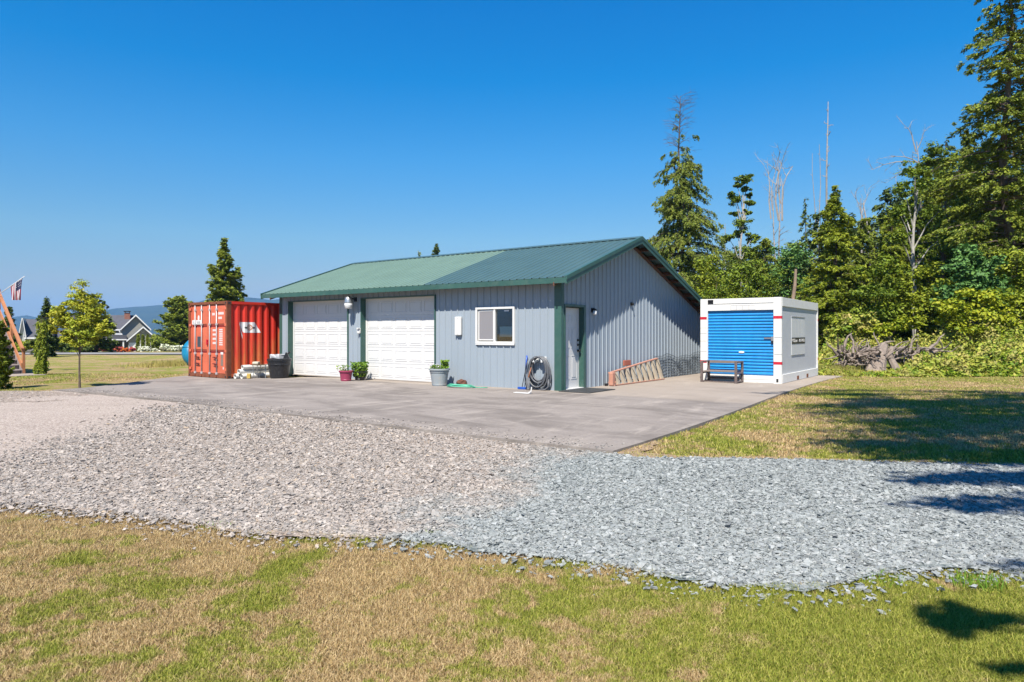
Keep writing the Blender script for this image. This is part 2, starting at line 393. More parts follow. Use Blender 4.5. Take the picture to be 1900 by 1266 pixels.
# loose stones spilling past the edges
edge = np.array(rough_poly(gl[2:17], .0, .06)); e2 = edge[rng.integers(0, len(edge), 3000)]
e2 = e2+np.stack([rng.normal(0, .12, 3000), -np.abs(rng.normal(0, .15, 3000))], 1)
e3 = np.array(rough_poly(gleft[:5]+[GRAVEL[len(gl)+len(gu)+2]], 0, .05)); e3 = e3[rng.integers(0, len(e3), 9000)]+rng.normal(0, .38, (9000, 2))
x2, y2_ = scatter(20000, 14, 19, STRIP)
x4, y4_ = scatter(26000, 5, 15, DRIVE)
X = np.concatenate([x1, e2[:, 0], e3[:, 0], x2, x4]); Y = np.concatenate([y1_, e2[:, 1], e3[:, 1], y2_, y4_])
n = len(X); size = np.minimum(.046, rng.lognormal(math.log(.0175), .42, n))*(1+.035*np.clip(Y-5, 0, 9)); size[-len(x4):] *= .45
k_ = np.abs(rng.normal(0, .006, n)); k_[-len(x4)-len(x2):] *= .3
gx_, gy_ = to_g(X, Y); ok = ~((gy_ > -6.9) & (gx_ < 5.0) & (gx_ > -11.6))
X, Y, size, k_ = X[ok], Y[ok], size[ok], k_[ok]; n = len(X)
V, Fc = rocks(n, X, Y, size, ground_z(X, Y)+.016+k_)
tag(np_mesh('gravel', V, Fc, MAT_ROCK), 'crushed rock, beige at left and blue grey at right, covering the drive', 'gravel', kind='stuff')

# stray stones kicked onto the apron
ns_ = 1500; lx = rng.uniform(-11, 5, ns_); ly = -6.93+np.abs(rng.normal(0, .28, ns_)); q_ = np.array([tuple(gw(a, b_)[:2]) for a, b_ in zip(lx, ly)])
V, Fc = rocks(ns_, q_[:, 0], q_[:, 1], rng.uniform(.008, .03, ns_), slab_z(lx, ly)+.006)
tag(np_mesh('stray_stones', V, Fc, MAT_ROCK), 'loose stones scattered on the concrete beside the gravel', 'stones', kind='stuff')
# grass blades
def blades(X, Y, L, W, lean):
    n = len(X); a = rng.uniform(0, 2*PI, n); d = np.stack([np.cos(a), np.sin(a)], 1); s_ = np.stack([-d[:, 1], d[:, 0]], 1)
    la = rng.uniform(0, 2*PI, n); ln = np.stack([np.cos(la), np.sin(la)], 1)*(L*lean*rng.uniform(.2, 1.1, n))[:, None]
    z = ground_z(X, Y)+.0; P = np.stack([X, Y, z], 1)
    v0 = P.copy(); v0[:, :2] += s_*W[:, None]/2; v1 = P.copy(); v1[:, :2] -= s_*W[:, None]/2
    mid = P.copy(); mid[:, :2] += ln*.35; mid[:, 2] += L*.6
    v2 = mid.copy(); v2[:, :2] -= s_*W[:, None]*.35; v3 = mid.copy(); v3[:, :2] += s_*W[:, None]*.35
    tip = P.copy(); tip[:, :2] += ln; tip[:, 2] += L*.92
    Vv = np.stack([v0, v1, v2, v3, tip], 1).reshape(-1, 3)
    b = np.arange(n)*5
    return Vv, np.concatenate([np.stack([b, b+1, b+2], 1), np.stack([b, b+2, b+3], 1), np.stack([b+3, b+2, b+4], 1)])
SLAB_G = (-15, 5.15, -6.97, 12)
def lawn_pts(n, y0, y1, lim=.80, xmin=-99):
    u = rng.uniform(0, 1, n); Yr = y0*(y1/y0)**u; Xr = rng.uniform(-lim, lim, n)*Yr
    ing = in_poly(Xr, Yr, GRAVEL); k = (~ing | (~in_poly(Xr, Yr-.16, GRAVEL) & (rng.uniform(0, 1, n) < .22) & (np.sin(Xr*7+2*np.sin(Xr*17)) > -.1))) & (Xr > xmin)
    k &= ~in_poly(Xr, Yr, DRIVE) & ~in_poly(Xr, Yr, STRIP)
    gx, gy = to_g(Xr, Yr); k &= ~((gy > -6.97) & (gx < 5.11-.75*ss((gy+6.95)/15)-.015-np.abs(rng.normal(0, .03, n))) & (gx > -14.5))
    # sparser on the bare verge close to the gravel
    k &= ~((Xr < 1.3) & (in_poly(Xr, Yr+.25, GRAVEL)) & (rng.uniform(0, 1, n) < .45))
    return Xr[k], Yr[k]
X, Y = lawn_pts(620000, 2.5, 7.0)
clump = .5+.5*np.sin(X*3.1+2*np.sin(Y*2.3))*np.cos(Y*4.1+1.7*np.sin(X*1.9))
L = rng.uniform(.012, .034, len(X))*(.75+.7*clump); W = rng.uniform(.0022, .0045, len(X))
V1, F1 = blades(X, Y, L, W, .95)
X2, Y2 = lawn_pts(260000, 7.0, 26)
V2, F2 = blades(X2, Y2, rng.uniform(.015, .045, len(X2)), rng.uniform(.006, .012, len(X2))*(1+Y2/20), .8)
tag(np_mesh('grass', np.concatenate([V1, V2]), np.concatenate([F1, F2+len(V1)]), MAT_BLADE), 'short mown grass, part green and part dried to straw', 'grass', kind='stuff')
# tufts and weeds along the gravel's near edge
MAT_TUFT = leafy('tuft_leaf', [(0, (.09, .20, .02)), (.5, (.17, .33, .035)), (1, (.28, .42, .07))], .35)
def tuft(name, X0, Y0, n, r, h, label, cat, group=None, wd=.006, mat=None):
    a = rng.uniform(0, 2*PI, n); q = r*np.sqrt(rng.uniform(0, 1, n)); X = q*np.cos(a)*1.3; Y = q*np.sin(a)
    z0 = float(ground_z(X0, Y0)); Vv, Fc = blades(X+X0, Y+Y0, rng.uniform(.4, 1, n)*h, rng.uniform(.7, 1.3, n)*wd, .7)
    Vv[:, 0] -= X0; Vv[:, 1] -= Y0; Vv[:, 2] -= z0
    o = np_mesh(name, Vv, Fc, mat or MAT_TUFT); o.location = (X0, Y0, z0); return tag(o, label, cat, group)
for px, py, n_, r_, h_, lab in ((1815,1082,260,.12,.085,'tall bright green grass tuft at the right of the gravel edge, largest of the tufts'),
        (1640,1072,160,.12,.05,'low grass tuft left of the largest tuft, by the gravel edge'),
        (800,988,60,.04,.05,'small yellow green tuft on the gravel edge below the garage window'),
        (400,978,120,.12,.05,'flat green tuft beside slate chips at the left gravel edge')):
    q = pix(px, py); tuft('grass_tuft', q[0], q[1], n_, r_, h_, lab, 'grass tuft', 'tufts along the gravel edge')

# ------------------------------------------------------------------ concrete apron
m = N('concrete'); o_ = m.obj(); p = o_
c = m.ramp(m.noise(p, 22, 6, .75), [(.3, (.178, .155, .136)), (.7, (.252, .220, .194))])
st = m.noise(m.stretch(p, (.55, 1.3, 1)), .75, 6, .68, .7)
c = m.mix(m.ramp(st, [(.45, 0.0), (.6, .62)]), c, (.108, .092, .080))
c = m.mix(m.ramp(m.noise(m.stretch(p, (1.6, .4, 1)), 1.3, 5, .7, .5), [(.54, 0.0), (.72, .55)]), c, (.37, .325, .28))
sep = m.n('ShaderNodeSeparateXYZ'); m.l(p, sep.inputs[0])
wob = m.math('MULTIPLY', m.math('SUBTRACT', m.noise(p, 1.4, 4, .7), .5), .12)
def groove(axis, v, wd=.012):
    d = m.math('ABSOLUTE', m.math('SUBTRACT', m.math('ADD', sep.outputs[axis], wob), v)); return m.math('LESS_THAN', d, wd)
g = groove(0, -4.6)
for ax, v in ((0, .35), (1, -2.4), (0, -9.0)): g = m.math('MAXIMUM', g, groove(ax, v, .008))
c = m.mix(m.math('MULTIPLY', g, .75), c, (.09, .08, .065))
dirt = m.n('ShaderNodeMapRange', i_1=-.55, i_2=-.1, i_3=0.0, i_4=.55); m.l(sep.outputs[1], dirt.inputs[0])
c = m.mix(dirt.outputs[0], c, (.30, .25, .20))
m.pbr(c, .9, 0, .25, bump=m.math('SUBTRACT', m.noise(p, 60, 6, .75), m.math('MULTIPLY', g, 2.0)), bstr=.5, bdist=.006); MAT_CONC = m.m
b = MB(); gx = np.linspace(0, 1, 44); gy = np.linspace(-6.95, 11.3, 50)
for yy in gy:
    xl = -11.6-3.2*ss((yy+6.95)/6) if yy < 4.5 else -14.8; xr = 5.11-.75*ss((yy+6.95)/15)
    for t_ in gx:
        xx = xl+(xr-xl)*t_; b.V.append((xx, yy, float(slab_z(xx, yy))))
b.F = [(j*44+i, j*44+i+1, (j+1)*44+i+1, (j+1)*44+i) for j in range(49) for i in range(43)]
nb = len(b.V); rim = [i for i in range(44)]+[j*44+43 for j in range(1, 50)]+[49*44+i for i in range(42, -1, -1)]+[j*44 for j in range(48, 0, -1)]
b.V += [(b.V[i][0], b.V[i][1], -.25) for i in rim]
b.F += [(rim[k], nb+k, nb+(k+1) % len(rim), rim[(k+1) % len(rim)]) for k in range(len(rim))]
o = b.build('concrete_apron', MAT_CONC); o.location = GP; o.rotation_euler.z = GR; o['kind'] = 'structure'

# ------------------------------------------------------------------ metal workshop garage
M_WALL = paint('grey_blue_sheet', (.315, .365, .41), .42, .03, 1.2, dirt=(.24, .24, .235), dirt_amt=.15, streak=True)
M_GREEN = paint('green_trim', (.04, .108, .088), .4, .12, 2, dirt=(.15, .17, .13), dirt_amt=.25)
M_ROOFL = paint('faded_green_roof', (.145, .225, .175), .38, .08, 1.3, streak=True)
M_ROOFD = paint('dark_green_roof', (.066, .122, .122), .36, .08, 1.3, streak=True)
M_WHITE = paint('white_door_paint', (.70, .69, .67), .45, .02, 3, dirt=(.42, .38, .33), dirt_amt=.15)
M_VINYL = paint('white_vinyl', (.74, .73, .70), .4, .02, 3)
M_WOOD = paint('brown_purlin_wood', (.13, .06, .035), .75, .25, 5)
M_GALV = paint('sheet_underside', (.42, .42, .42), .5, .08, 3)
M_BLACK = paint('black_plastic', (.014, .014, .016), .38, .2, 6, dirt=(.08, .08, .08), dirt_amt=.5)
M_DARKMETAL = paint('dark_metal', (.03, .03, .032), .4, .2, 8, metal=.6)
M_STEEL = paint('bright_steel', (.55, .55, .54), .35, .1, 8, metal=.8)
m = N('window_glass')
gl_ = m.n('ShaderNodeBsdfGlossy', i_Roughness=.02); tr = m.n('ShaderNodeBsdfTransparent'); tr.inputs[0].default_value = (.82, .88, .86, 1)
fr = m.n('ShaderNodeFresnel', i_IOR=1.5); mx = m.n('ShaderNodeMixShader'); f_ = m.math('ADD', m.math('MULTIPLY', fr.outputs[0], 1.1), .03)
m.l(f_, mx.inputs[0]); m.l(tr.outputs[0], mx.inputs[1]); m.l(gl_.outputs[0], mx.inputs[2]); m.l(mx.outputs[0], m.o.inputs[0]); M_GLASS = m.m

W, LG = 11.47, 9.45
D1 = (-10.976, -7.943); D2 = (-7.286, -4.214); DZ = 2.50
WN = (-2.688, -1.411, 1.167, 2.114)
SD = (.155, 1.045, 2.10)
RB, SLOPE, ZR, EVF, EVR, XR, XL = 3.75, .3416, 4.195, -.37, 9.85, .385, -12.03
def roof_z(y): return ZR-SLOPE*abs(y-RB)
def rib_profile(x0, x1, pitch=.2286, h=.026, phase=.06):
    P = [(x0, 0)]; x = math.floor(x0/pitch)*pitch+phase
    while x < x1:
        for dx, d in ((-.027, 0), (-.011, h), (.011, h), (.027, 0)):
            if x0 < x+dx < x1: P.append((x+dx, d))
        for dx, d in ((.066, 0), (.073, .004), (.086, .004), (.093, 0), (.131, 0), (.138, .004), (.151, .004), (.158, 0)):
            if x0 < x+dx < x1: P.append((x+dx, d))
        x += pitch
    return P+[(x1, 0)]
def ribbed_wall(x0, x1, ztop, openings, put):
    """ztop(x); openings (x0,x1,z0,z1); put(x,d,z) maps to 3-D. A sheet 12 mm thick with ribs"""
    P = rib_profile(x0, x1)
    ex = sorted(set([q for o in openings for q in o[:2]]+[RB] if x0 < RB < x1 else [q for o in openings for q in o[:2]]))
    for e in ex:
        if not any(abs(e-p[0]) < 1e-4 for p in P):
            k = max(i for i, p in enumerate(P) if p[0] <= e); a, b_ = P[k], P[k+1]
            P.insert(k+1, (e, a[1]+(b_[1]-a[1])*(e-a[0])/(b_[0]-a[0])))
    mb = MB()
    for (xa, da), (xb, db) in zip(P[:-1], P[1:]):
        if xb-xa < 1e-5: continue
        xm = (xa+xb)/2; rngs = [(0.0, None)]
        for o in openings:
            if o[0] < xm < o[1]:
                rngs = ([(0.0, o[2])] if o[2] > .01 else [])+[(o[3], None)]
        for z0, z1 in rngs:
            za, zb = (ztop(xa), ztop(xb)) if z1 is None else (z1, z1)
            mb.add([put(xa, da, z0), put(xb, db, z0), put(xb, db, zb), put(xa, da, za),
                    put(xa, -.012, z0), put(xb, -.012, z0), put(xb, -.012, zb), put(xa, -.012, za)],
                   [(0, 1, 2, 3), (7, 6, 5, 4), (3, 2, 6, 7), (0, 4, 5, 1)])
    return mb
G = empty('garage', GP, GR, 'grey blue ribbed metal garage with green roof and trim on the concrete apron', 'garage')
zw = roof_z(0)-.10
ribbed_wall(-W, 0, lambda x: zw, [(D1[0], D1[1], 0, DZ), (D2[0], D2[1], 0, DZ), WN], lambda x, d, z: (x, -d, z)).build('wall', M_WALL, G, fix=False)
gz = lambda y: roof_z(y)-.10
ribbed_wall(0, LG, gz, [(SD[0], SD[1], 0, SD[2])], lambda x, d, z: (d, x, z)).build('wall', M_WALL, G, fix=False)
ribbed_wall(-W, 0, lambda x: roof_z(LG)-.1, [], lambda x, d, z: (x, LG+d, z)).build('wall', M_WALL, G, fix=False)
ribbed_wall(0, LG, gz, [], lambda x, d, z: (-W-d, x, z)).build('wall', M_WALL, G, fix=False)
MB().box(-W+.1, -.1, .1, LG-.1, .002, .02).build('floor_slab', MAT_CONC, G)
MB().box(-4.05, -.05, 2.2, 2.3, .02, 2.9).box(-4.05, -3.95, .25, 2.2, .02, 2.6).box(-4.05, -.05, .06, 2.2, 2.5, 2.55).build('light_block', paint('light_block_dark', (.05, .045, .04), .9), G)  # added dark box that blocks leaked light behind the window
# roof sheets
def roof_sheet(x0, x1, ya, yb, mat):
    P = rib_profile(x0, x1, h=.022); mb = MB(); ny_ = 6
    ys_ = [ya+(yb-ya)*k/ny_ for k in range(ny_+1)]
    n = len(P)
    for dz in (0, -.008):
        for y in ys_: mb.V += [(x, y, roof_z(y)+d+dz) for x, d in P]
    o1 = n*(ny_+1)
    for j in range(ny_):
        for i in range(n-1):
            q = (j*n+i, j*n+i+1, (j+1)*n+i+1, (j+1)*n+i); mb.F += [q, tuple(o1+v for v in reversed(q))]
    for j, rv in ((0, 0), (ny_, 1)):
        for i in range(n-1): mb.F.append((j*n+i, j*n+i+1, o1+j*n+i+1, o1+j*n+i))
    for i in (0, n-1):
        for j in range(ny_): mb.F.append((j*n+i, (j+1)*n+i, o1+(j+1)*n+i, o1+j*n+i))
    return mb
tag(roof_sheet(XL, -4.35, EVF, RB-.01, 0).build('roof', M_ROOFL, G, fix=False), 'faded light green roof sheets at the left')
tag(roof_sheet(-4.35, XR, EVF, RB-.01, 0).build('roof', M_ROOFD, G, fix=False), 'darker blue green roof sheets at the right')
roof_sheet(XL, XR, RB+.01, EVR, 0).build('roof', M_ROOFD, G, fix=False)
b = MB()
for s_ in (-1, 1):
    y1 = RB+s_*.16
    b.add([(XL, RB, ZR+.045), (XR, RB, ZR+.045), (XR, y1, roof_z(y1)+.036), (XL, y1, roof_z(y1)+.036),
           (XL, RB, ZR+.037), (XR, RB, ZR+.037), (XR, y1, roof_z(y1)+.029), (XL, y1, roof_z(y1)+.029)],
          [(0, 1, 2, 3), (4, 5, 6, 7), (3, 2, 6, 7), (0, 3, 7, 4), (1, 5, 6, 2)])
b.build('ridge_cap', M_ROOFD, G)
# fascia and rake boards
MB().box(XL, XR-.002, EVF-.012, EVF+.012, roof_z(EVF)-.145, roof_z(EVF)-.012).box(XL, XR-.002, EVF-.026, EVF-.012, roof_z(EVF)-.145, roof_z(EVF)-.120).build('fascia', M_GREEN, G)
MB().box(XL, XR-.002, EVR-.012, EVR+.012, roof_z(EVR)-.145, roof_z(EVR)-.012).build('fascia', M_GREEN, G)
def rake(xa, xb, top, bot):
    mb = MB()
    for ya, yb in ((EVF-.03, RB), (RB, EVR+.03)):
        za, zb = roof_z(ya), roof_z(yb)
        mb.add([(xa, ya, za+bot), (xa, yb, zb+bot), (xa, yb, zb+top), (xa, ya, za+top), (xb, ya, za+bot), (xb, yb, zb+bot), (xb, yb, zb+top), (xb, ya, za+top)],
               [(0, 1, 2, 3), (7, 6, 5, 4), (3, 2, 6, 7), (0, 4, 5, 1), (0, 3, 7, 4), (1, 5, 6, 2)])
    return mb
for xa, xb in ((XR, XR+.02), (XL-.02, XL)):
    rb = rake(xa, xb, .035, -.17); s_ = 1 if xa > 0 else -1
    q = rake(xa+s_*.018 if s_ > 0 else xa-.018, xb+.018 if s_ > 0 else xa, .038, -.055); rb.add(q.V, q.F)
    q = rake(XR-.045 if s_ > 0 else XL, XR+.0 if s_ > 0 else XL+.045, .034, .026); rb.add(q.V, q.F)
    rb.build('rake_board', M_GREEN, G, fix=False)
# purlins under the gable overhang, barge rafter along the wall
b = MB(); y = EVF+.10
while y < EVR-.05:
    z = roof_z(y); sg = 1 if y < RB else -1
    Mx = Matrix.Translation((0, y, z-.015)) @ Matrix.Rotation(math.atan(SLOPE)*sg, 4, 'X')
    b.box(-.3, XR-.002, -.02, .02, -.105, 0, Mx); b.box(XL+.002, -W+.3, -.02, .02, -.105, 0, Mx); y += .58
b.build('purlin', M_WOOD, G)['kind'] = 'thing'
rk = rake(.024, .055, -.108, -.20); q = rake(-W-.055, -W-.024, -.108, -.20); rk.add(q.V, q.F); rk.build('barge_rafter', M_WOOD, G, fix=False)
b = MB()
# trims
def trim(name, *boxes, mat=None, par=None):
    b = MB()
    for q in boxes: b.box(*q, bev=.004)
    return b.build(name, mat or M_GREEN, par or G)
trim('corner_trim', (-.175, .03, -.034, -.003, -.005, zw+.02), (.003, .034, -.003, .105, -.005, zw+.02))
trim('corner_trim', (-W-.03, -W+.115, -.034, -.003, -.04, zw+.02), (-W-.034, -W-.003, -.003, .11, -.04, zw+.02))
trim('eave_trim', (-W+.115, -.175, -.026, -.003, zw-.03, zw+.02))
# overhead doors
def overhead(x0, x1, ncol, lab):
    D = MB().box(x0+.03, x1-.03, .175, .215, .02, DZ-.03).build('garage_door', M_WHITE, G); tag(D, lab)
    ns = 5; sh = (DZ-.05)/ns; wc = (x1-x0-.06)/ncol; p = MB()
    for r_ in range(ns):
        z0 = .02+r_*sh; p.box(x0+.032, x1-.032, .166, .176, z0+.004, z0+sh-.004, bev=.003)
        for c_ in range(ncol):
            a = x0+.03+c_*wc+.07; e = x0+.03+(c_+1)*wc-.07; za, zb = z0+.10, z0+sh-.10
            # raised field inside a recessed moulding
            for (u0, u1, v0, v1) in ((a-.018, e+.018, zb, zb+.018), (a-.018, e+.018, za-.018, za), (a-.018, a, za, zb), (e, e+.018, za, zb)):
                p.box(u0, u1, .158, .166, v0, v1, bev=.003)
            p.box(a+.03, e-.03, .159, .166, za+.03, zb-.03, bev=.004)
    p.build('door_panels', M_WHITE, D)
    s_ = MB()
    for (u0, u1, v0, v1) in ((x0+.0005, x0+.05, .01, DZ), (x1-.03, x1-.0005, .01, DZ), (x0+.05, x1-.03, DZ-.05, DZ)): s_.box(u0, u1, .148, .157, v0, v1)
    s_.build('door_stop', M_VINYL, D)
    MB().box(x0+.03, x1-.03, .17, .2, -.04, .02).build('rubber_seal', M_BLACK, D)
    MB().box(x0-.03, x0, -.045, .225, -.03, DZ+.03).box(x1, x1+.03, -.045, .225, -.03, DZ+.03).box(x0, x1, -.045, .225, DZ, DZ+.03).build('door_jamb', M_GREEN, D)
    MB().box(x0-.1, x0-.031, -.026, -.003, -.02, DZ+.04).build('door_casing', M_WALL, D)
overhead(*D1, 5, 'white sectional door nearest the red container')
overhead(*D2, 5, 'white sectional door in the middle, beside the grey pot')
# window
a, e, z0, z1 = WN; WF = MB()
for q in ((a-.015, e+.015, z1-.045, z1+.015), (a-.015, e+.015, z0-.015, z0+.045), (a-.015, a+.045, z0+.045, z1-.045), (e-.045, e+.015, z0+.045, z1-.045)):
    WF.box(q[0], q[1], -.05, .06, q[2], q[3], bev=.006)
mid = a+(e-a)*.49; WF.box(mid-.025, mid+.025, -.04, .05, z0+.045, z1-.045, bev=.005)
WF.box(a-.01, e+.01, -.052, -.003, z0-.05, z0-.018, bev=.003)
WF = WF.build('window', M_VINYL, G)
s_ = MB()
for q in ((a+.07, mid-.03, z1-.10, z1-.07), (a+.07, mid-.03, z0+.07, z0+.10), (a+.07, a+.10, z0+.10, z1-.10), (mid-.055, mid-.028, z0+.10, z1-.10)): s_.box(q[0], q[1], -.02, .02, q[2], q[3], bev=.004)
s_.build('sash', M_VINYL, WF)
MB().box(a+.046, mid-.03, .024, .03, z0+.05, z1-.05).build('pane', M_GLASS, WF)
MB().box(mid+.03, e-.05, .01, .016, z0+.05, z1-.05).build('pane', M_GLASS, WF)
m = N('insect_screen'); g1 = m.n('ShaderNodeBsdfDiffuse'); g1.inputs[0].default_value = (.28, .27, .28, 1); t1 = m.n('ShaderNodeBsdfTransparent'); mx = m.n('ShaderNodeMixShader'); mx.inputs[0].default_value = .62
m.l(t1.outputs[0], mx.inputs[1]); m.l(g1.outputs[0], mx.inputs[2]); m.l(mx.outputs[0], m.o.inputs[0])
MB().box(a+.10, mid-.055, -.012, -.009, z0+.10, z1-.10).build('insect_screen', m.m, WF)
# interior clutter seen through the right pane
M_PAPER = paint('paper', (.75, .77, .78), .8, .03, 5)
o = MB().box(0, .40, 0, .002, 0, .27).build('paper_sheet', M_PAPER); o.location = gw(mid+.14, .022, z0+.17); o.rotation_euler.z = GR
tag(o, 'white paper sheet taped inside the right pane of the garage window', 'paper')
o = MB().box(0, .16, 0, .002, 0, .035).build('window_sticker', M_PAPER); o.location = gw(mid+.30, -.0, z1-.11); o.rotation_euler.z = GR
tag(o, 'small white sticker at the top of the right window pane', 'sticker')
# side door
y0, y1, zt = SD; xd = -.10
D = MB().box(xd-.045, xd, y0+.005, y1-.005, .03, zt-.02).build('door', M_WHITE, G); tag(D, 'white six panel entry door in the gable wall')
p = MB(); yw = (y1-y0)
for c0, c1 in ((.13, .45), (.55, .87)):
    for v0, v1 in ((.25, .86), (1.05, 1.58), (1.70, 1.92)):
        A, B_ = y0+yw*c0, y0+yw*c1
        for q in ((A, B_, v0, v0+.02), (A, B_, v1-.02, v1), (A, A+.02, v0+.02, v1-.02), (B_-.02, B_, v0+.02, v1-.02)): p.box(xd, xd+.007, q[0], q[1], q[2], q[3], bev=.002)
        p.box(xd, xd+.008, A+.05, B_-.05, v0+.05, v1-.05, bev=.004)
p.build('door_moulding', M_WHITE, D)
h = MB()
for z in (.98, 1.13, 1.25):
    h.tube([(xd, y1-.075, z), (xd+.012, y1-.075, z)], .034, 14); h.tube([(xd+.012, y1-.075, z), (xd+.06, y1-.075, z)], [.012, .014 if z > 1 else .028], 12)
    if z < 1: h.tube([(xd+.05, y1-.075, z), (xd+.075, y1-.075, z), (xd+.09, y1-.075, z)], [.026, .032, .02], 12)
h.build('door_knob', M_DARKMETAL, D, smooth=True)
MB().box(xd-.06, .045, y0, y1, -.002, .03, bev=.004).build('threshold', M_VINYL, D)
MB().box(-.16, .03, y0-.03, y0, 0, zt+.03).box(-.16, .03, y1, y1+.03, 0, zt+.03).box(-.16, .03, y0, y1, zt, zt+.03).box(.031, .048, y0-.045, y0-.005, 0, zt+.06).box(.031, .048, y1+.005, y1+.11, 0, zt+.06).box(.031, .048, y0-.005, y1+.005, zt+.01, zt+.06).build('door_jamb', M_GREEN, D)
MB().box(-.02, .02, y0+.0005, y0+.02, .03, zt-.001).build('weather_strip', M_VINYL, D)

# wall fittings
M_CLEAR = paint('milky_lens', (.72, .72, .70), .15, .04, 9)
L_ = empty('yard_lamp', gw(-7.61, 0, 2.36), GR, 'grey round yard lamp with clear lens on the wall between the two garage doors', 'wall lamp')
MB().lathe([(.001, .22), (.05, .215), (.095, .19), (.115, .12), (.13, .02), (.13, .0)], 0, -.27, 20).build('lamp_housing', M_STEEL, L_, smooth=True)
MB().lathe([(.128, -.001), (.125, -.06), (.105, -.15), (.09, -.165), (.001, -.168)], 0, -.27, 20).build('lens', M_CLEAR, L_, smooth=True)
MB().tube([(.05, -.02, .13), (.05, -.16, .15), (0, -.19, .15)], .022, 8).box(.0, .1, -.05, 0, .06, .2, bev=.006).build('bracket', M_DARKMETAL, L_)
L_ = empty('wall_sensor', gw(-7.35, 0, 1.50), GR, 'small white weatherproof box low on the wall between the garage doors', 'sensor')
MB().box(-.07, .05, -.11, 0, -.08, .09, bev=.03).build('housing', M_VINYL, L_)
MB().box(-.02, .06, -.16, -.08, .07, .10, bev=.008).build('hood', M_VINYL, L_)
L_ = MB().box(-.11, .11, -.07, 0, -.25, .26, bev=.02).build('notice_plate', M_VINYL); L_.location = gw(-3.30, -.02, 1.625); L_.rotation_euler.z = GR
tag(L_, 'blank white plastic cover panel on the wall left of the window', 'panel')
b = MB()
for zz in (-.21, .21): b.tube([(0, -.07, zz), (0, -.076, zz)], .008, 8)
b.build('screw', M_STEEL, L_)
L_ = empty('porch_light', gw(0, 1.52, 1.98), GR, 'small lantern with white shade beside the entry door', 'wall lamp')
MB().box(.02, .05, -.05, .05, .0, .12, bev=.008).tube([(.05, 0, .08), (.08, 0, .12), (.10, 0, .10)], .012, 8).lathe([(.02, .10), (.06, .07), (.06, .055)], .10, 0, 12).build('bracket', M_DARKMETAL, L_)
MB().lathe([(.05, .055), (.055, -.04), (.045, -.06)], .10, 0, 14).build('lamp_shade', M_CLEAR, L_, smooth=True)
L_ = empty('motion_light', gw(0, 3.84, 2.28), GR, 'small dark wall light under the gable peak', 'wall lamp')
MB().box(.02, .04, -.045, .045, -.04, .06, bev=.006).build('mount', M_DARKMETAL, L_)
MB().tube([(.04, 0, .02), (.08, 0, -.01)], [.02, .04], 10).build('lamp_head', M_DARKMETAL, L_)

# rubber mat
m = N('rubber'); v = m.n('ShaderNodeTexVoronoi', i_Scale=60.0); m.l(m.obj(), v.inputs['Vector'])
m.pbr(m.ramp(m.noise(m.obj(), 3, 5), [(.3, (.022, .022, .022)), (.7, (.05, .05, .048))]), .7, 0, .4, bump=v.outputs['Distance'], bstr=.4, bdist=.005); M_RUB = m.m
o = MB().box(.07, .93, -.22, 1.10, 0, .018, bev=.006).build('door_mat', M_RUB); o.location = gw(0, 0, .002); o.rotation_euler.z = GR
tag(o, 'black rubber mat in front of the entry door', 'mat')

# coiled grey hose on hooks
m = paint('grey_hose_rubber', (.11, .115, .125), .5, .3, 6)
HO = empty('hose_coil', gw(-.58, 0, 0), GR, 'thick dark grey hose coiled on the wall beside the green corner', 'hose')
def coil(cx, cz, y0, rx, rz, loops, r, seed, yy=.06):
    rr = random.Random(seed); P = []; n = loops*28
    for i in range(n):
        t = i/28*2*PI; k = i/28; s1 = 1+.10*math.sin(k*2.1+seed)-.22*(k/loops); dx = .035*math.sin(k*1.7)
        x = cx+dx+rx*s1*math.sin(t); z = cz+rz*s1*math.cos(t)+(rz*(1-s1))*.95
        P.append((x, y0-yy*(.5+.5*math.sin(k*2.3+1.1*math.cos(t)))-.012*k, max(r, z)))
    return P
b = MB().tube(coil(0, .43, -.05, .30, .41, 9, .021, 1), .021, 8).tube([(.27, -.1, .3), (.30, -.14, .1), (.22, -.16, .024), (-.15, -.14, .024), (-.32, -.12, .03)], .021, 8)
b.build('hose', m, HO, smooth=True)
M_HOOK = paint('white_hook', (.7, .7, .68), .5)
for xx in (-.12, .13):
    MB().box(xx-.03, xx+.03, -.02, 0, .72, .84, bev=.004).box(xx-.025, xx+.025, -.20, -.02, .70, .725, bev=.004).box(xx-.025, xx+.025, -.20, -.185, .725, .78, bev=.003).build('hook', M_HOOK, HO)
# tools leaning on the wall
M_BLUE = paint('blue_grip', (.02, .09, .42), .4); M_HANDLE = paint('worn_brown_handle', (.30, .12, .06), .6, .2, 12)
T = empty('long_brush', gw(-1.03, -.05, .0), GR, 'thin tool with blue grip leaning on the wall left of the hose', 'tool')
MB().tube([(.02, -.03, .52), (.035, .0, .86)], [.018, .021], 10).build('grip', M_BLUE, T, smooth=True)
MB().tube([(-.03, -.12, .06), (.02, -.03, .52)], .009, 8).build('shaft', M_DARKMETAL, T)
MB().box(-.15, .09, -.16, -.08, .0, .06, bev=.01).build('brush_head', M_BLUE, T)
T = empty('garden_shovel', gw(-.78, -.08, .0), GR, 'short shovel with brown handle leaning between hose and brush', 'shovel')
MB().tube([(0, -.22, .30), (-.01, -.05, .62)], .017, 8).tube([(-.01, -.05, .62), (-.055, -.04, .68), (-.05, -.03, .76), (.0, -.02, .79), (.05, -.03, .76), (.045, -.04, .68), (-.01, -.05, .62)], .014, 8).build('handle', M_HANDLE, T, smooth=True)
MB().prism([(-.04, .02), (.04, .02), (.06, .28), (.02, .32), (-.02, .32), (-.06, .28)], 'y', -.235, -.225).build('blade', M_STEEL, T)
MB().tube([(-.02, -.2, .78), (-.09, -.22, .5), (-.07, -.26, .22), (.0, -.28, .05)], .011, 8).build('hose_tail', M_BLACK, T, smooth=True)
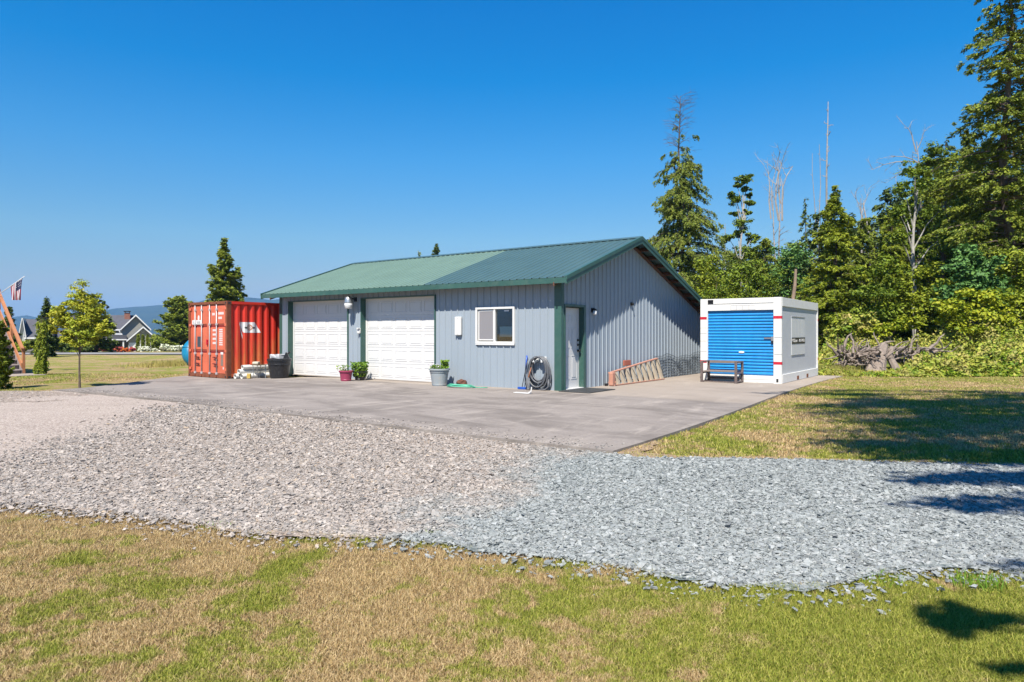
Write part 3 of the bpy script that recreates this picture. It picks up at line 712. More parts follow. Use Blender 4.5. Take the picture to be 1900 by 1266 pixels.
T = empty('dust_pan', gw(-.30, -1.12, 0), GR, 'flat white pan lying on the concrete in front of the hose', 'dust pan')
MB().box(-.30, .14, -.06, .06, .003, .02, bev=.006).build('tray', M_VINYL, T)
MB().tube([(.10, 0, .02), (.16, .02, .05), (.17, .03, .16)], .016, 8).build('pan_handle', M_VINYL, T)

# pots
M_SOIL = paint('potting_soil', (.03, .02, .014), .95, .3, 30)
M_LEAF1 = leafy('pot_plant_leaf', [(0, (.08, .18, .02)), (.5, (.16, .32, .04)), (1, (.30, .42, .08))], .35)
M_PETAL = leafy('pale_petal', [(0, (.5, .35, .45)), (1, (.85, .82, .85))], .3)
def leaf_quads(C, Nn, size, aspect=.5, bend=.25):
    """leaf cards: C centres (n,3), Nn facing (n,3); a bent diamond of 4 verts, random spin"""
    n = len(C); Nn = Nn/np.maximum(1e-6, np.linalg.norm(Nn, axis=1, keepdims=True))
    r_ = rng.normal(0, 1, (n, 3)); a = r_-Nn*(r_*Nn).sum(1, keepdims=True); a /= np.maximum(1e-6, np.linalg.norm(a, axis=1, keepdims=True)); b_ = np.cross(Nn, a)
    s_ = np.broadcast_to(np.asarray(size, float), (n,))[:, None]
    V = np.stack([C-a*s_*.5-Nn*s_*bend*.3, C+b_*s_*aspect*.5, C+a*s_*.5-Nn*s_*bend*.3, C-b_*s_*aspect*.5], 1).reshape(-1, 3)
    return V, np.arange(4*n).reshape(-1, 4)
def pot_plant(root, r, z, n, h, size, mat, name='foliage', off=(0, 0)):
    a = rng.uniform(0, 2*PI, n); q = r*np.sqrt(rng.uniform(0, 1, n)); hh = rng.uniform(0, 1, n)**1.3*h
    C = np.stack([off[0]+q*np.cos(a)*(1+hh), off[1]+q*np.sin(a)*(1+hh), z+hh], 1); Nn = rng.normal(0, .7, (n, 3)); Nn[:, 2] += .8
    V, Q = leaf_quads(C, Nn, rng.uniform(.6, 1.3, n)*size, .6); return np_mesh(name, V, Q, mat, root)
def pot(loc, label, R0, R1, H, mat, rim=.03):
    P_ = empty('flower_pot', loc, 0, label, 'flower pot')
    MB().lathe([(R0*.96, .0), (R0, .03), (R0+.008, .045), (R0*.99+.004, .055), (R0+(R1-R0)*.8, H*.78), (R1*.985+.006, H*.79), (R1*.99+.006, H*.83), (R1*.99, H*.84), (R1, H-.045), (R1+rim, H-.04), (R1+rim, H), (R1-.01, H), (R1-.03, H-.06)], n=32).build('pot', mat, P_, smooth=False)
    MB().lathe([(R1-.02, H-.07), (R1-.022, H-.05)], n=24).build('soil', M_SOIL, P_)
    return P_
M_POTG = paint('weathered_grey_pot', (.33, .37, .385), .6, .06, 3, dirt=(.42, .30, .2), dirt_amt=.5)
M_POTR = paint('plum_red_pot', (.34, .045, .10), .45, .08, 3)
P_ = pot(gw(-3.58, -.52, 0), 'large weathered grey pot with low flowers by the middle garage door', .20, .265, .47, M_POTG)
pot_plant(P_, .24, .44, 260, .12, .07, M_LEAF1); pot_plant(P_, .09, .47, 260, .22, .09, M_LEAF1, 'leafy_plant', (.14, .02)); pot_plant(P_, .22, .50, 40, .12, .045, M_PETAL, 'blossom', (-.06, 0))
P_ = pot(gw(-7.12, -.78, 0), 'small plum red pot with sparse flowers between the garage doors', .155, .19, .31, M_POTR, .02)
pot_plant(P_, .18, .30, 110, .18, .06, M_LEAF1, off=(-.09, 0)); pot_plant(P_, .16, .36, 40, .14, .04, M_PETAL, 'blossom', (-.14, 0))
P_ = pot(gw(-6.98, -.36, 0), 'black pot with bushy green plant behind the plum red pot', .14, .19, .28, M_BLACK, .02)
pot_plant(P_, .20, .12, 900, .44, .085, M_LEAF1)
# green garden hose laid flat
m_ = paint('mint_hose', (.09, .42, .27), .45)
P = []
for i in range(6*26):
    t = i/26*2*PI; k = i/26; P.append((.44*(1-.05*k+.04*math.sin(2.2*k))*math.cos(t)+.05*math.sin(k), .26*(1-.08*k)*math.sin(t), .014+.012*(k % 2)+.010*math.sin(t*1.5+k)+.006*k))
b = MB().tube(P, .0115, 6).tube([(.44, 0, .02), (.6, .12, .012), (.75, .22, .012)], .0115, 6)
o = b.build('garden_hose', m_, smooth=True); o.location = gw(-2.75, -.62, .003); o.rotation_euler.z = GR; tag(o, 'mint green garden hose coiled flat on the concrete under the wall panel', 'hose')
# driftwood lump
bm = bmesh.new(); bmesh.ops.create_icosphere(bm, subdivisions=3, radius=.15)
from mathutils import noise as mn
for v in bm.verts:
    v.co *= 1+.5*mn.noise(v.co*9)+.25*mn.noise(v.co*25); v.co.z = max(-.05, v.co.z*.75)+.05
me = bpy.data.meshes.new('wood_lump'); bm.to_mesh(me); bm.free(); o = bpy.data.objects.new('wood_lump', me); col.objects.link(o)
me.materials.append(paint('rusty_brown_wood', (.11, .04, .022), .85, .4, 14)); o.location = gw(-3.02, -.2, .01); tag(o, 'rough reddish brown lump of wood behind the mint green hose', 'wood')
# wire mesh along the far end of the side wall
M_WIRE = paint('dark_wire', (.06, .075, .09), .5)
b = MB(); yy = 5.35
def mt(y): return .70+.05*math.sin(y*2.3)+.035*math.sin(y*5.1)
while yy < 9.35:
    b.tube([(.045+.015*math.sin(yy*9), yy, .01), (.045+.015*math.sin(yy*9+1), yy+.01, mt(yy)*.5), (.04, yy, mt(yy))], .0035, 4); yy += .115
for k in range(9):
    b.tube([(.05+.008*math.sin(y*7+k), y, (k+.4)/8.4*mt(y)+.012*math.sin(y*11+k)) for y in np.arange(5.35, 9.36, .115)], .0065, 4)
o = b.build('wire_netting', M_WIRE); o.location = GP; o.rotation_euler.z = GR; tag(o, 'strip of dark wire netting standing against the far end of the gable wall', 'wire netting')
# stepladder lying on its side against the wall
M_ORANGE = paint('faded_orange_fibreglass', (.50, .235, .16), .6, .12, 4, dirt=(.45, .30, .22), dirt_amt=.5)
M_TAN = paint('dusty_aluminium_step', (.50, .42, .31), .55, .12, 5)
LD = empty('stepladder', gw(.16, 2.18, 0), GR, 'orange stepladder lying on its side against the gable wall', 'ladder')
Ln = 3.30
def lz(t, k): return (.035 if k == 0 else .37+.30*t)-(0 if k == 0 else 0)
lean = lambda z: .16-.16*min(1, z/.6)
for k, nm in ((0, 'rail'), (1, 'rail')):
    b = MB(); P = [(lean(lz(t, k)), -.02+Ln*t*(1 if k == 0 else .97)+(0 if k == 0 else -.05), lz(t, k)) for t in np.linspace(0, 1, 9)]
    for (p0, p1) in zip(P[:-1], P[1:]):
        h0 = .028; w0 = .045
        b.add([(p0[0]-w0, p0[1], p0[2]-h0), (p0[0]+w0, p0[1], p0[2]-h0), (p0[0]+w0, p0[1], p0[2]+.0), (p0[0]-w0, p0[1], p0[2]+.0),
               (p1[0]-w0, p1[1], p1[2]-h0), (p1[0]+w0, p1[1], p1[2]-h0), (p1[0]+w0, p1[1], p1[2]+.0), (p1[0]-w0, p1[1], p1[2]+.0)],
              [(0, 1, 2, 3), (4, 5, 6, 7), (0, 1, 5, 4), (1, 2, 6, 5), (2, 3, 7, 6), (3, 0, 4, 7)])
    b.build(nm, M_ORANGE, LD)
for s_ in range(9):
    t = (s_+.75)/9.2; z1 = lz(t, 1)-.028; z0 = lz(t, 0); y_ = Ln*t
    b = MB(); w0 = .04
    # step tread: a channel plank facing out, leaning back with the rails
    for (ya, yb, xa, xb) in ((y_-.075, y_+.075, .028, .036), (y_-.075, y_-.068, -.03, .028), (y_+.068, y_+.075, -.03, .028)):
        b.add([(lean(z0)+xa, ya, z0), (lean(z0)+xb, ya, z0), (lean(z0)+xb, yb, z0), (lean(z0)+xa, yb, z0),
               (lean(z1)+xa, ya-.03, z1), (lean(z1)+xb, ya-.03, z1), (lean(z1)+xb, yb-.03, z1), (lean(z1)+xa, yb-.03, z1)],
              [(0, 1, 2, 3), (4, 5, 6, 7), (0, 1, 5, 4), (1, 2, 6, 5), (2, 3, 7, 6), (3, 0, 4, 7)])
    b.build('step', M_TAN, LD)
    if s_ in (0, 8): pass
    MB().tube([(lean(z1)+.03, y_-.1, z1-.01), (lean(z0)+.05, y_-.02, z0+(z1-z0)*.35)], .006, 5).build('brace', M_DARKMETAL, LD)
MB().box(.04, .17, -.09, .09, .01, .37, bev=.03).tube([(.195, .01, .10), (.215, .01, .10)], .028, 12).build('top_cap', M_ORANGE, LD)
for k in (0,):
    z0 = .08+.36*k; MB().tube([(-.06, .1, z0), (-.08, Ln*.95, z0+.28*k)], .018, 6).build('rear_rail', M_ORANGE, LD)
MB().box(-.09, -.05, 1.02, 1.45, .50, .66, bev=.01).build('paint_shelf', paint('faded_red_shelf', (.42, .13, .08), .7, .2, 6), LD)
MB().box(-.05, .01, -.15, -.04, 0, .07, bev=.01).build('foot_pad', M_BLACK, LD)

# ------------------------------------------------------------------ portable storage unit
PC = Vector((7.71, 19.485, -.03)); PR_ = -R(35.32)
PD = empty('storage_unit', PC, PR_, 'white portable storage container with blue roller door beside the garage', 'storage unit')
M_PW = paint('white_unit_paint', (.78, .77, .73), .5, .03, 3, dirt=(.36, .29, .21), dirt_amt=.3)
M_PG = paint('white_wall_panel', (.58, .60, .63), .4, .03, 2)
M_PB = paint('blue_roller_paint', (.015, .27, .66), .38, .1, 2, streak=True)
M_RED = paint('red_band', (.55, .01, .03), .5); M_DARK = paint('dark_gap', (.02, .02, .022), .8)
M_RUST = paint('rust', (.22, .07, .02), .9, .4, 14)
PW, PL, PH = 2.38, 4.95, 2.50
MB().box(-PW+.03, -.03, .125, PL-.03, .05, PH-.02).build('body', M_PG, PD)
b = MB()
for x0, x1 in ((-PW, -PW+.225), (-.225, 0)): b.box(x0, x1, 0, .11, 0, PH, bev=.008)
for x0, x1 in ((-PW, -PW+.12), (-.12, 0)): b.box(x0, x1, PL-.1, PL, 0, PH, bev=.008)
b.build('corner_post', M_PW, PD)
b = MB().box(-PW+.225, -.225, .01, .10, PH-.36, PH-.003, bev=.006).box(-PW+.225, -.225, -.004, .01, PH-.15, PH-.135)
b.box(-.026, .006, .11, PL-.1, PH-.26, PH-.005, bev=.006).box(-PW-.006, -PW+.026, .11, PL-.1, PH-.26, PH-.005, bev=.006)
b.box(-PW, 0, PL-.03, PL-.002, PH-.2, PH-.004).build('top_rail', M_PW, PD)
b = MB().box(-PW+.225, -.225, .0, .10, .015, .225, bev=.006).box(-PW+.225, -.225, -.008, .0, .12, .135)
b.box(-.03, .010, .11, PL-.1, .015, .27, bev=.008).box(-PW-.010, -PW+.03, .11, PL-.1, .015, .27, bev=.008).build('bottom_rail', M_PW, PD)
for yy in (1.95, 3.25): MB().box(.0105, .014, yy-.13, yy+.13, .035, .15).build('fork_pocket', M_RUST, PD)
b = MB(); zz = .235; sh = .0915
while zz < PH-.47:
    z1 = zz+sh
    b.prism([(.09, zz+.008), (.075, zz+.012), (.062, zz+.03), (.06, zz+.05), (.066, zz+.072), (.08, zz+.088), (.09, zz+sh), (.11, zz+sh), (.11, zz+.008)], 'x', -PW+.227, -.227); zz = z1
b.box(-PW+.227, -.227, .10, .12, .22, PH-.36)
RD = b.build('roller_door', M_PB, PD)
MB().lathe([(.08, 0), (.085, .01), (.0, .02)], 0, 0, 20).build('badge', M_PW, RD).matrix_local = Matrix.Translation((-PW+1.23, .062, .90)) @ Matrix.Rotation(R(90), 4, 'X') @ Matrix.Diagonal((1, .38, 1, 1))
MB().box(-.50, -.215, .035, .058, 1.30, 1.335, bev=.004).box(-.30, -.235, .02, .058, 1.24, 1.36, bev=.006).build('latch', M_STEEL, RD)
MB().box(-.29, -.245, .015, .05, 1.17, 1.24, bev=.01).build('padlock', M_BLACK, RD)
for x0, x1 in ((-PW-.004, -PW+.20), (-.222, .004)):
    for zz in (.56, PH-.62):
        MB().box(x0, x1, -.003, .0, zz, zz+.08).box(*((.0, .004) if x0 > -1 else (-PW-.004, -PW)), 0, .09, zz, zz+.08).build('red_band', M_RED, PD)
for z_ in (.55, PH-.62): MB().box(.0, .004, PL-.1, PL, z_, z_+.08).build('red_band', M_RED, PD)
for zz in (.9, 1.22, 1.45, 1.62): MB().box(-PW, -PW+.20, -.0035, .0, zz, zz+.012).build('seam', M_GALV, PD)
for zz in (.85, 1.33): MB().box(-.20, .002, -.004, .0, zz, zz+.018).build('strap', M_GALV, PD)
MB().box(-.145, -.085, -.004, 0, .05, .15).build('corner_casting_slot', M_DARK, PD)
MB().box(-PW+.235, -PW+.40, -.006, .008, PH-.15, PH-.03).build('identification_plate', M_DARKMETAL, PD)
b = MB(); x = -PW+.92
for k in range(4): 
    for q in ((x, x+.18, PH-.345, PH-.338), (x, x+.18, PH-.218, PH-.211), (x, x+.007, PH-.338, PH-.218), (x+.173, x+.18, PH-.338, PH-.218)): b.box(q[0], q[1], .0065, .0095, q[2], q[3])
    x += .18
b.build('number_window', M_GALV, PD)
# side window panel with black text band
b = MB().box(-.029, -.018, 1.28, 3.02, .80, 1.97, bev=.004)
PN = b.build('side_panel', paint('pale_cream_panel', (.64, .65, .64), .5, .02), PD)
MB().box(-.019, -.006, 1.26, 3.04, 1.955, 1.985, bev=.003).box(-.019, -.010, 1.28, 3.02, .795, .81).build('panel_trim', M_GALV, PN)
b = MB()
for yy in (1.72, 2.15, 2.58): b.box(-.018, -.0155, yy, yy+.008, 1.36, 1.95)
b.build('panel_rib', M_GALV, PN)
MB().box(-.018, -.011, 1.28, 3.02, 1.14, 1.33).build('text_band', M_BLACK, PN)
text('lettering', 'PODS.com', .15, M_PW, PN, (-.0105, 1.65, 1.235), (R(90), 0, R(90)), sx=.95)
text('lettering', '888-776-PODS', .13, M_PW, PN, (-.0105, 2.57, 1.235), (R(90), 0, R(90)), sx=.95)
# bench frame in front of the unit
M_BR = paint('weathered_brown_steel', (.13, .095, .085), .6, .25, 8, dirt=(.28, .26, .25), dirt_amt=.5)
M_SLAT = paint('grey_weathered_board', (.20, .16, .135), .75, .2, 8)
BN = empty('metal_bench', Vector((5.60, 20.10, -.02)), PR_, 'low brown metal bench standing before the left half of the blue roller door', 'bench')
for x in (0, 1.0):
    b = MB()
    for yy in (.0, .60): b.box(x-.035, x+.035, yy-.025, yy+.025, 0, .64, bev=.005)
    b.box(x-.03, x+.03, .025, .575, .60, .64, bev=.004).box(x-.03, x+.03, .025, .575, .27, .31, bev=.004).box(x-.03, x+.03, .025, .575, .03, .06, bev=.004)
    b.build('end_frame', M_BR, BN)
MB().box(.036, .964, -.02, .60, .325, .355, bev=.006).build('seat', M_SLAT, BN)
MB().box(.036, .964, .585, .61, .56, .64, bev=.005).build('back_rail', M_SLAT, BN)
MB().box(.036, .964, .59, .61, .10, .14).box(.036, .964, -.01, .01, .03, .06).build('stretcher', M_BR, BN)

# ------------------------------------------------------------------ red shipping container
CC = Vector((-9.446, 22.57, -.08))
CT = empty('shipping_container', CC, GR, 'red rusty shipping container with double doors left of the garage', 'container')
def red_paint(name, c, rustlow=True):
    m = N(name); o = m.obj(); sep = m.n('ShaderNodeSeparateXYZ'); m.l(o, sep.inputs[0])
    cc = m.ramp(m.noise(o, 1.5, 5, .6), [(.3, tuple(v*.85 for v in c)), (.7, tuple(min(1, v*1.12) for v in c))])
    st = m.noise(m.stretch(o, (6, 6, .5)), 1.6, 6, .7, .3)
    if rustlow:
        h_ = m.n('ShaderNodeMapRange', i_1=2.1, i_2=.2, i_3=-.12, i_4=.16); m.l(sep.outputs[2], h_.inputs[0])
        st = m.math('ADD', st, h_.outputs[0])
        cc = m.mix(m.ramp(st, [(.47, 0.0), (.68, .75)]), cc, (.36, .12, .03))
    cc = m.mix(m.ramp(m.noise(o, 9, 8, .8), [(.6, 0.0), (.75, .5)]), cc, (.12, .045, .02))
    m.pbr(cc, .5, 0, .4, bump=m.noise(o, 30, 4), bstr=.15, bdist=.003); return m.m
M_CR = red_paint('container_red', (.50, .026, .012)); M_CO = red_paint('sunlit_orange_red', (.50, .115, .06), False)  # stronger light on the doors put into a lighter, more orange red
M_CRUST = paint('rusty_brown_steel', (.20, .055, .02), .85, .35, 6, dirt=(.08, .03, .02), dirt_amt=.5)
CW, CL, CHt = 2.438, 6.06, 2.59
def corrug(n, pitch, put, z0, z1, depth=.04):
    mb = MB(); P = []
    for k in range(n):
        x = k*pitch
        P += [(x, 0), (x+pitch*.28, 0), (x+pitch*.5, depth), (x+pitch*.78, depth)]
    P.append((n*pitch, 0))
    for (xa, da), (xb, db) in zip(P[:-1], P[1:]):
        mb.add([put(xa, da, z0), put(xb, db, z0), put(xb, db, z1), put(xa, da, z1)], [(0, 1, 2, 3)])
    return mb
n_ = 21; pt = (CL-.24)/n_
b = corrug(n_, pt, lambda x, d, z: (-.015-d, .12+x, z), .14, CHt-.09)
b.build('side_wall', M_CR, CT, fix=False)
corrug(n_, pt, lambda x, d, z: (-CW+.015+d, .12+x, z), .14, CHt-.09).build('side_wall', M_CR, CT, fix=False)
MB().box(-CW+.03, -.03, .05, CL-.05, .12, .17).build('floor', M_CRUST, CT)
MB().box(-CW+.02, -.02, .05, CL-.02, CHt-.05, CHt-.025).build('roof', M_CO, CT)
MB().box(-CW+.05, -.05, CL-.06, CL-.02, .14, CHt-.05).build('end_wall', M_CR, CT)
b = MB().box(-.05, -.001, .16, CL-.16, CHt-.10, CHt-.01).box(-CW+.001, -CW+.05, .16, CL-.16, CHt-.10, CHt-.01).build('top_rail', M_CR, CT)
b = MB().box(-.06, -.001, .16, CL-.16, .05, .15).box(-CW+.001, -CW+.06, .16, CL-.16, .05, .15).build('bottom_rail', M_CR, CT)
b = MB()
for x0, x1 in ((-.10, -.002), (-CW+.002, -CW+.10)):
    b.box(x0, x1, .002, .16, .12, CHt-.12, bev=.01); b.box(x0, x1, CL-.16, CL-.002, .12, CHt-.12, bev=.01)
b.build('corner_post', M_CRUST, CT)
for x0, x1 in ((-.165, 0), (-CW, -CW+.165)):
    for y0_, y1_2 in ((0, .18), (CL-.18, CL)):
        for z0_, z1_2 in ((0, .12), (CHt-.12, CHt)):
            cst = MB().box(x0, x1, y0_, y1_2, z0_, z1_2, bev=.01).build('corner_casting', M_CRUST, CT)
            zc = (z0_+z1_2)/2
            if y0_ == 0: MB().box((x0+x1)/2-.035, (x0+x1)/2+.035, -.003, .0, zc-.03, zc+.03).build('slot', M_DARK, cst)
            if x1 == 0: MB().box(0, .003, (y0_+y1_2)/2-.045, (y0_+y1_2)/2+.045, zc-.03, zc+.03).build('slot', M_DARK, cst)
MB().box(-CW+.165, -.165, .01, .12, CHt-.10, CHt-.005, bev=.006).build('door_header', M_CRUST, CT)
MB().box(-CW+.165, -.165, .01, .12, .01, .12, bev=.006).build('door_sill', M_CRUST, CT)
M_BAR = paint('grey_locking_bar', (.52, .50, .50), .5, .1, 5, metal=.2)
M_WHT = paint('white_marking', (.75, .72, .70), .6, .05)
bars = []
for k, (x0, x1) in enumerate(((-CW+.11, -CW/2-.008), (-CW/2+.008, -.11))):
    DR = MB().box(x0, x1, .065, .10, .13, CHt-.11).build('door', M_CO, CT)
    b = MB()
    for z0_, z1_2 in ((.14, .84), (.93, 1.72), (1.81, CHt-.12)):
        b.box(x0+.09, x1-.05, .045, .065, z0_+.02, z1_2-.02, bev=.012)
    b.box(x0, x0+.05, .03, .065, .13, CHt-.11, bev=.006).box(x1-.045, x1, .03, .065, .13, CHt-.11, bev=.006)
    b.build('door_skin', M_CO, DR)
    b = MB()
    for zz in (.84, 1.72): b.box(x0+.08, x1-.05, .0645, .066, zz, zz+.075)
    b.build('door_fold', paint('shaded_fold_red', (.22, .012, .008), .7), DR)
    for bx in ((x0+.32, x0+.74) if k == 0 else (x0+.13, x0+.56)):
        bar = MB().tube([(bx, .015, .05), (bx, .015, CHt-.05)], .019, 10).build('locking_bar', M_BAR, DR, smooth=True)
        q = MB()
        for zz in (.12, .78, 1.78, 2.28): q.box(bx-.045, bx+.045, -.006, .045, zz, zz+.07, bev=.006)
        q.build('bracket', M_BAR, bar)
        q = MB().box(bx-.03, bx+.03, -.015, .03, .03, .10, bev=.006).box(bx-.03, bx+.03, -.015, .03, CHt-.09, CHt-.03, bev=.006); q.build('cam_keeper', M_CRUST, bar)
    for zz in (.46, .68):
        MB().tube([(x0+.36, -.01, zz+.02), (x0+.50, -.02, zz+.03), (x0+.62, -.01, zz)], .014, 6).box(x0+.44, x0+.56, -.015, .03, zz-.02, zz+.03, bev=.006).build('door_handle', paint('dark_rusty_handle', (.16, .02, .015), .7), DR)
    hx = x0 if k == 0 else x1
    for zz in (.25, .87, 1.75, 2.30):
        MB().box(hx-.06, hx+.06, .0, .035, zz, zz+.09, bev=.01).build('hinge', M_CO, DR)
    if k == 0:
        MB().tube([(0, 0, 0), (0, .003, 0)], .09, 24).build('white_disc', M_WHT, DR).matrix_local = Matrix.Translation((x0+.50, .041, 2.05)) @ Matrix.Diagonal((.62, 1, 1, 1)).to_4x4()
        pl = MB().box(x0+.08, x0+.66, .040, .043, 1.84, 1.99).build('company_placard', M_WHT, DR); pl.location.z = -.02
        MB().box(x0+.155, x0+.215, .036, .040, 1.87, 1.95).box(x0+.235, x0+.295, .036, .040, 1.87, 1.95).box(x0+.395, x0+.455, .036, .040, 1.87, 1.95).box(x0+.475, x0+.60, .036, .040, 1.87, 1.95).build('placard_mark', M_GALV, pl)
        MB().box(x0+.42, x0+.63, .040, .043, 1.04, 1.40).build('dark_sign', paint('dark_blue_grey_plate', (.05, .07, .09), .5), DR)
    else:
        mk = MB()
        def row(xa, xb, z, h_, gap, wch):
            x = xa
            while x+wch <= xb+1e-6: mk.box(x, x+wch*.72, .0415, .0445, z, z+h_); x += wch*(1+gap)
        row(x0+.25, x0+.45, 2.12, .085, .0, .055); row(x0+.63, x0+.98, 2.14, .085, .0, .055); row(x0+.63, x0+.86, 1.99, .08, 0, .055)
        for r_ in range(4):
            zz = 1.58-r_*.145; row(x0+.28, x0+.50, zz, .07, 0, .05)
            for q in range(2): row(x0+.68, x0+.93, zz+.03-q*.07, .048, .0, .042)
        row(x0+.90, x0+.99, .30, .08, 0, .06)
        mk.build('markings', M_WHT, DR)
        MB().box(x0+.76, x0+.92, .0415, .0445, .80, .88).build('white_label', M_WHT, DR)
        MB().box(x0+.77, x0+.91, .0415, .0445, .66, .79).box(x0+.77, x0+.91, .0415, .0445, .42, .645).build('data_plate', paint('dull_data_plate', (.22, .17, .14), .7), DR)
# door seal pad
MB().box(-CW/2-.03, -CW/2+.03, -.02, .03, 1.12, 1.30, bev=.01).build('lock_box', M_RED, CT)
# painted flag emblem following the corrugation
def drape(name, poly_pts, mat, lift=.003, nseg=50):
    """a quad strip between two edge functions, laid on the corrugated side"""
    ya, yb, f0, f1 = poly_pts; mb = MB(); vs = []
    P = []
    for k in range(n_):
        x = k*pt; P += [(x, 0), (x+pt*.28, 0), (x+pt*.5, .04), (x+pt*.78, .04)]
    xs_ = [p[0] for p in P]+[n_*pt]; ds_ = [p[1] for p in P]+[0]
    ys_ = sorted(set([ya, yb]+[.12+x for x in xs_ if ya < .12+x < yb]+list(np.linspace(ya, yb, 12))))
    for y in ys_:
        d = float(np.interp(y-.12, xs_, ds_)); lo, hi = f0(y), f1(y)
        mb.V += [(-.015-d+lift, y, lo), (-.015-d+lift, y, hi)]
    mb.F = [(2*i, 2*i+2, 2*i+3, 2*i+1) for i in range(len(ys_)-1)]
    return mb.build(name, mat, CT, fix=False)
fy0, fy1 = .50, 1.27
fl = drape('flag_marking', (fy0, fy1-.0, lambda y: 1.53+max(0, (.62-y))*2.2, lambda y: 1.89-max(0, (y-1.07))*1.75), M_WHT)
drape('flag_marking', (.46, .60, lambda y: 1.87-(y-.46)*3.6-.06, lambda y: 1.90-(y-.46)*3.3), M_WHT, .005)
M_EMO = paint('orange_emblem', (.50, .22, .12), .6); M_EMD = paint('dark_emblem', (.05, .06, .05), .6)
cyy, czz = .85, 1.71
for r0, r1, mt_ in ((.07, .105, M_EMO), (.025, .048, M_EMO)):
    drape('emblem', (cyy-r1, cyy+r1, lambda y, r1=r1: czz-math.sqrt(max(0, r1*r1-(y-cyy)**2)), lambda y, r1=r1, r0=r0: czz-math.sqrt(max(0, r0*r0-(y-cyy)**2))*(abs(y-cyy) < r0)), mt_, .007)
    drape('emblem', (cyy-r1, cyy+r1, lambda y, r1=r1, r0=r0: czz+math.sqrt(max(0, r0*r0-(y-cyy)**2))*(abs(y-cyy) < r0), lambda y, r1=r1: czz+math.sqrt(max(0, r1*r1-(y-cyy)**2))), mt_, .007)
for s_ in (-1, 1):
    drape('emblem', tuple(sorted((cyy+s_*.10, cyy+s_*.19)))+(lambda y: czz-.015-.03*(1-abs(abs(y-cyy)-.145)/.06), lambda y: czz+.02), M_EMD, .008)
# tubs, pipes, stool
def tub(x, y, label, r, h, z=0):
    T = empty('black_tub', gw(x, y, z), GR, label, 'tub')
    MB().lathe([(r*.78, 0), (r*.80, .02), (r*.96, h*.72), (r*1.02, h*.73), (r*1.02, h*.77), (r*.99, h*.78), (r*1.0, h*.93), (r*1.06, h*.94), (r*1.06, h), (r*.97, h), (r*.80, h*.3)], n=32).build('shell', M_BLACK, T)
    return T
tz = float(slab_z(-10.3, 0))
T = tub(-10.60, -.66, 'large black round plastic tub in front, beside the white pipes', .37, .60, tz); MB().lathe([(.385, .601), (.395, .602), (.395, .632), (.37, .645), (.1, .65)], n=32).build('lid', M_BLACK, T)
tub(-11.08, -.22, 'smaller black plastic tub mostly hidden behind the large front tub', .25, .56, tz)
bm = bmesh.new(); bmesh.ops.create_cube(bm, size=1); bmesh.ops.subdivide_edges(bm, edges=bm.edges[:], cuts=4, use_grid_fill=True)
for v in bm.verts:
    v.co = Vector((v.co.x*.46, v.co.y*.3, v.co.z*.13)); v.co += Vector((mn.noise(v.co*7), mn.noise(v.co*7+Vector((5, 0, 0))), mn.noise(v.co*8+Vector((0, 9, 0)))))*.045
me = bpy.data.meshes.new('sack'); bm.to_mesh(me); bm.free(); o = bpy.data.objects.new('sack', me); col.objects.link(o); me.materials.append(paint('grey_white_sack', (.55, .55, .56), .7, .1, 8)); o.location = gw(-10.64, -.68, tz+.71); o.rotation_euler.z = GR+.1
tag(o, 'grey white folded sack on the front black tub lid', 'sack')
o = MB().prism([(-.1, 0), (.1, 0), (.03, .17), (-.02, .2)], 'y', -.05, .05).tube([(.05, 0, .16), (.12, 0, .22)], .03, 8).build('spray_bottle', M_BLACK); o.location = gw(-10.36, -.55, tz+.648); tag(o, 'small black bottle standing behind the sack on the tubs', 'bottle')
M_PIPE = paint('white_plastic_pipe', (.80, .78, .72), .4, .04, 2)
for k, (dx, dy, dz, ln, yaw, lab) in enumerate(((0, -.12, .085, 2.1, .02, 'lowest front white pipe of the pile beside the container'), (.16, .10, .085, 1.9, -.03, 'lower rear white pipe of the pile, against the container side'), (-.02, .03, .235, 1.7, .05, 'middle white pipe resting on the lower two'), (.12, .10, .38, 1.6, -.02, 'topmost white pipe of the pile beside the container'))):
    b = MB(); L2 = ln; r_ = .085 if k < 3 else .075
    b.V = []; n = 20
    for rr_, xx in ((r_, 0), (r_, L2), (r_*.86, L2), (r_*.86, 0)): b.V += [(xx, rr_*math.cos(2*PI*q/n), rr_*math.sin(2*PI*q/n)) for q in range(n)]
    b.F = [(i*n+q, ((i+1) % 4)*n+q, ((i+1) % 4)*n+(q+1) % n, i*n+(q+1) % n) for i in range(4) for q in range(n)]
    o = b.build('plastic_pipe', M_PIPE, smooth=False); o.location = gw(-11.84+(0, .19, .10, .14)[k], -1.50+(.0, .12, .07, .18)[k], tz-.035+dz); o.rotation_euler.z = R(90)+GR+yaw*.4
    tag(o, lab, 'pipe', 'white plastic pipes beside the container')
S = empty('side_table', gw(-11.22, -.95, tz-.02), GR, 'small metal folding table with brown top between pipes and tubs', 'table')
MB().box(-.34, .12, -.17, .17, .43, .46, bev=.01).build('tabletop', paint('brown_board', (.12, .07, .03), .7), S)
for x, dx in ((-.22, .04), (.04, -.04)):
    MB().tube([(x, -.15, .44), (x+dx, -.13, 0)], .013, 6).build('leg', M_STEEL, S); MB().tube([(x, .15, .44), (x-dx, .13, 0)], .013, 6).build('leg', M_STEEL, S)
o = MB().box(-.2, .0, -.1, .1, 0, .09, bev=.03).build('folded_rag', paint('cream_rag', (.6, .55, .42), .9, .15, 9)); o.location = gw(-11.30, -.95, tz+.442); tag(o, 'cream folded rag on the brown topped little table', 'rag')
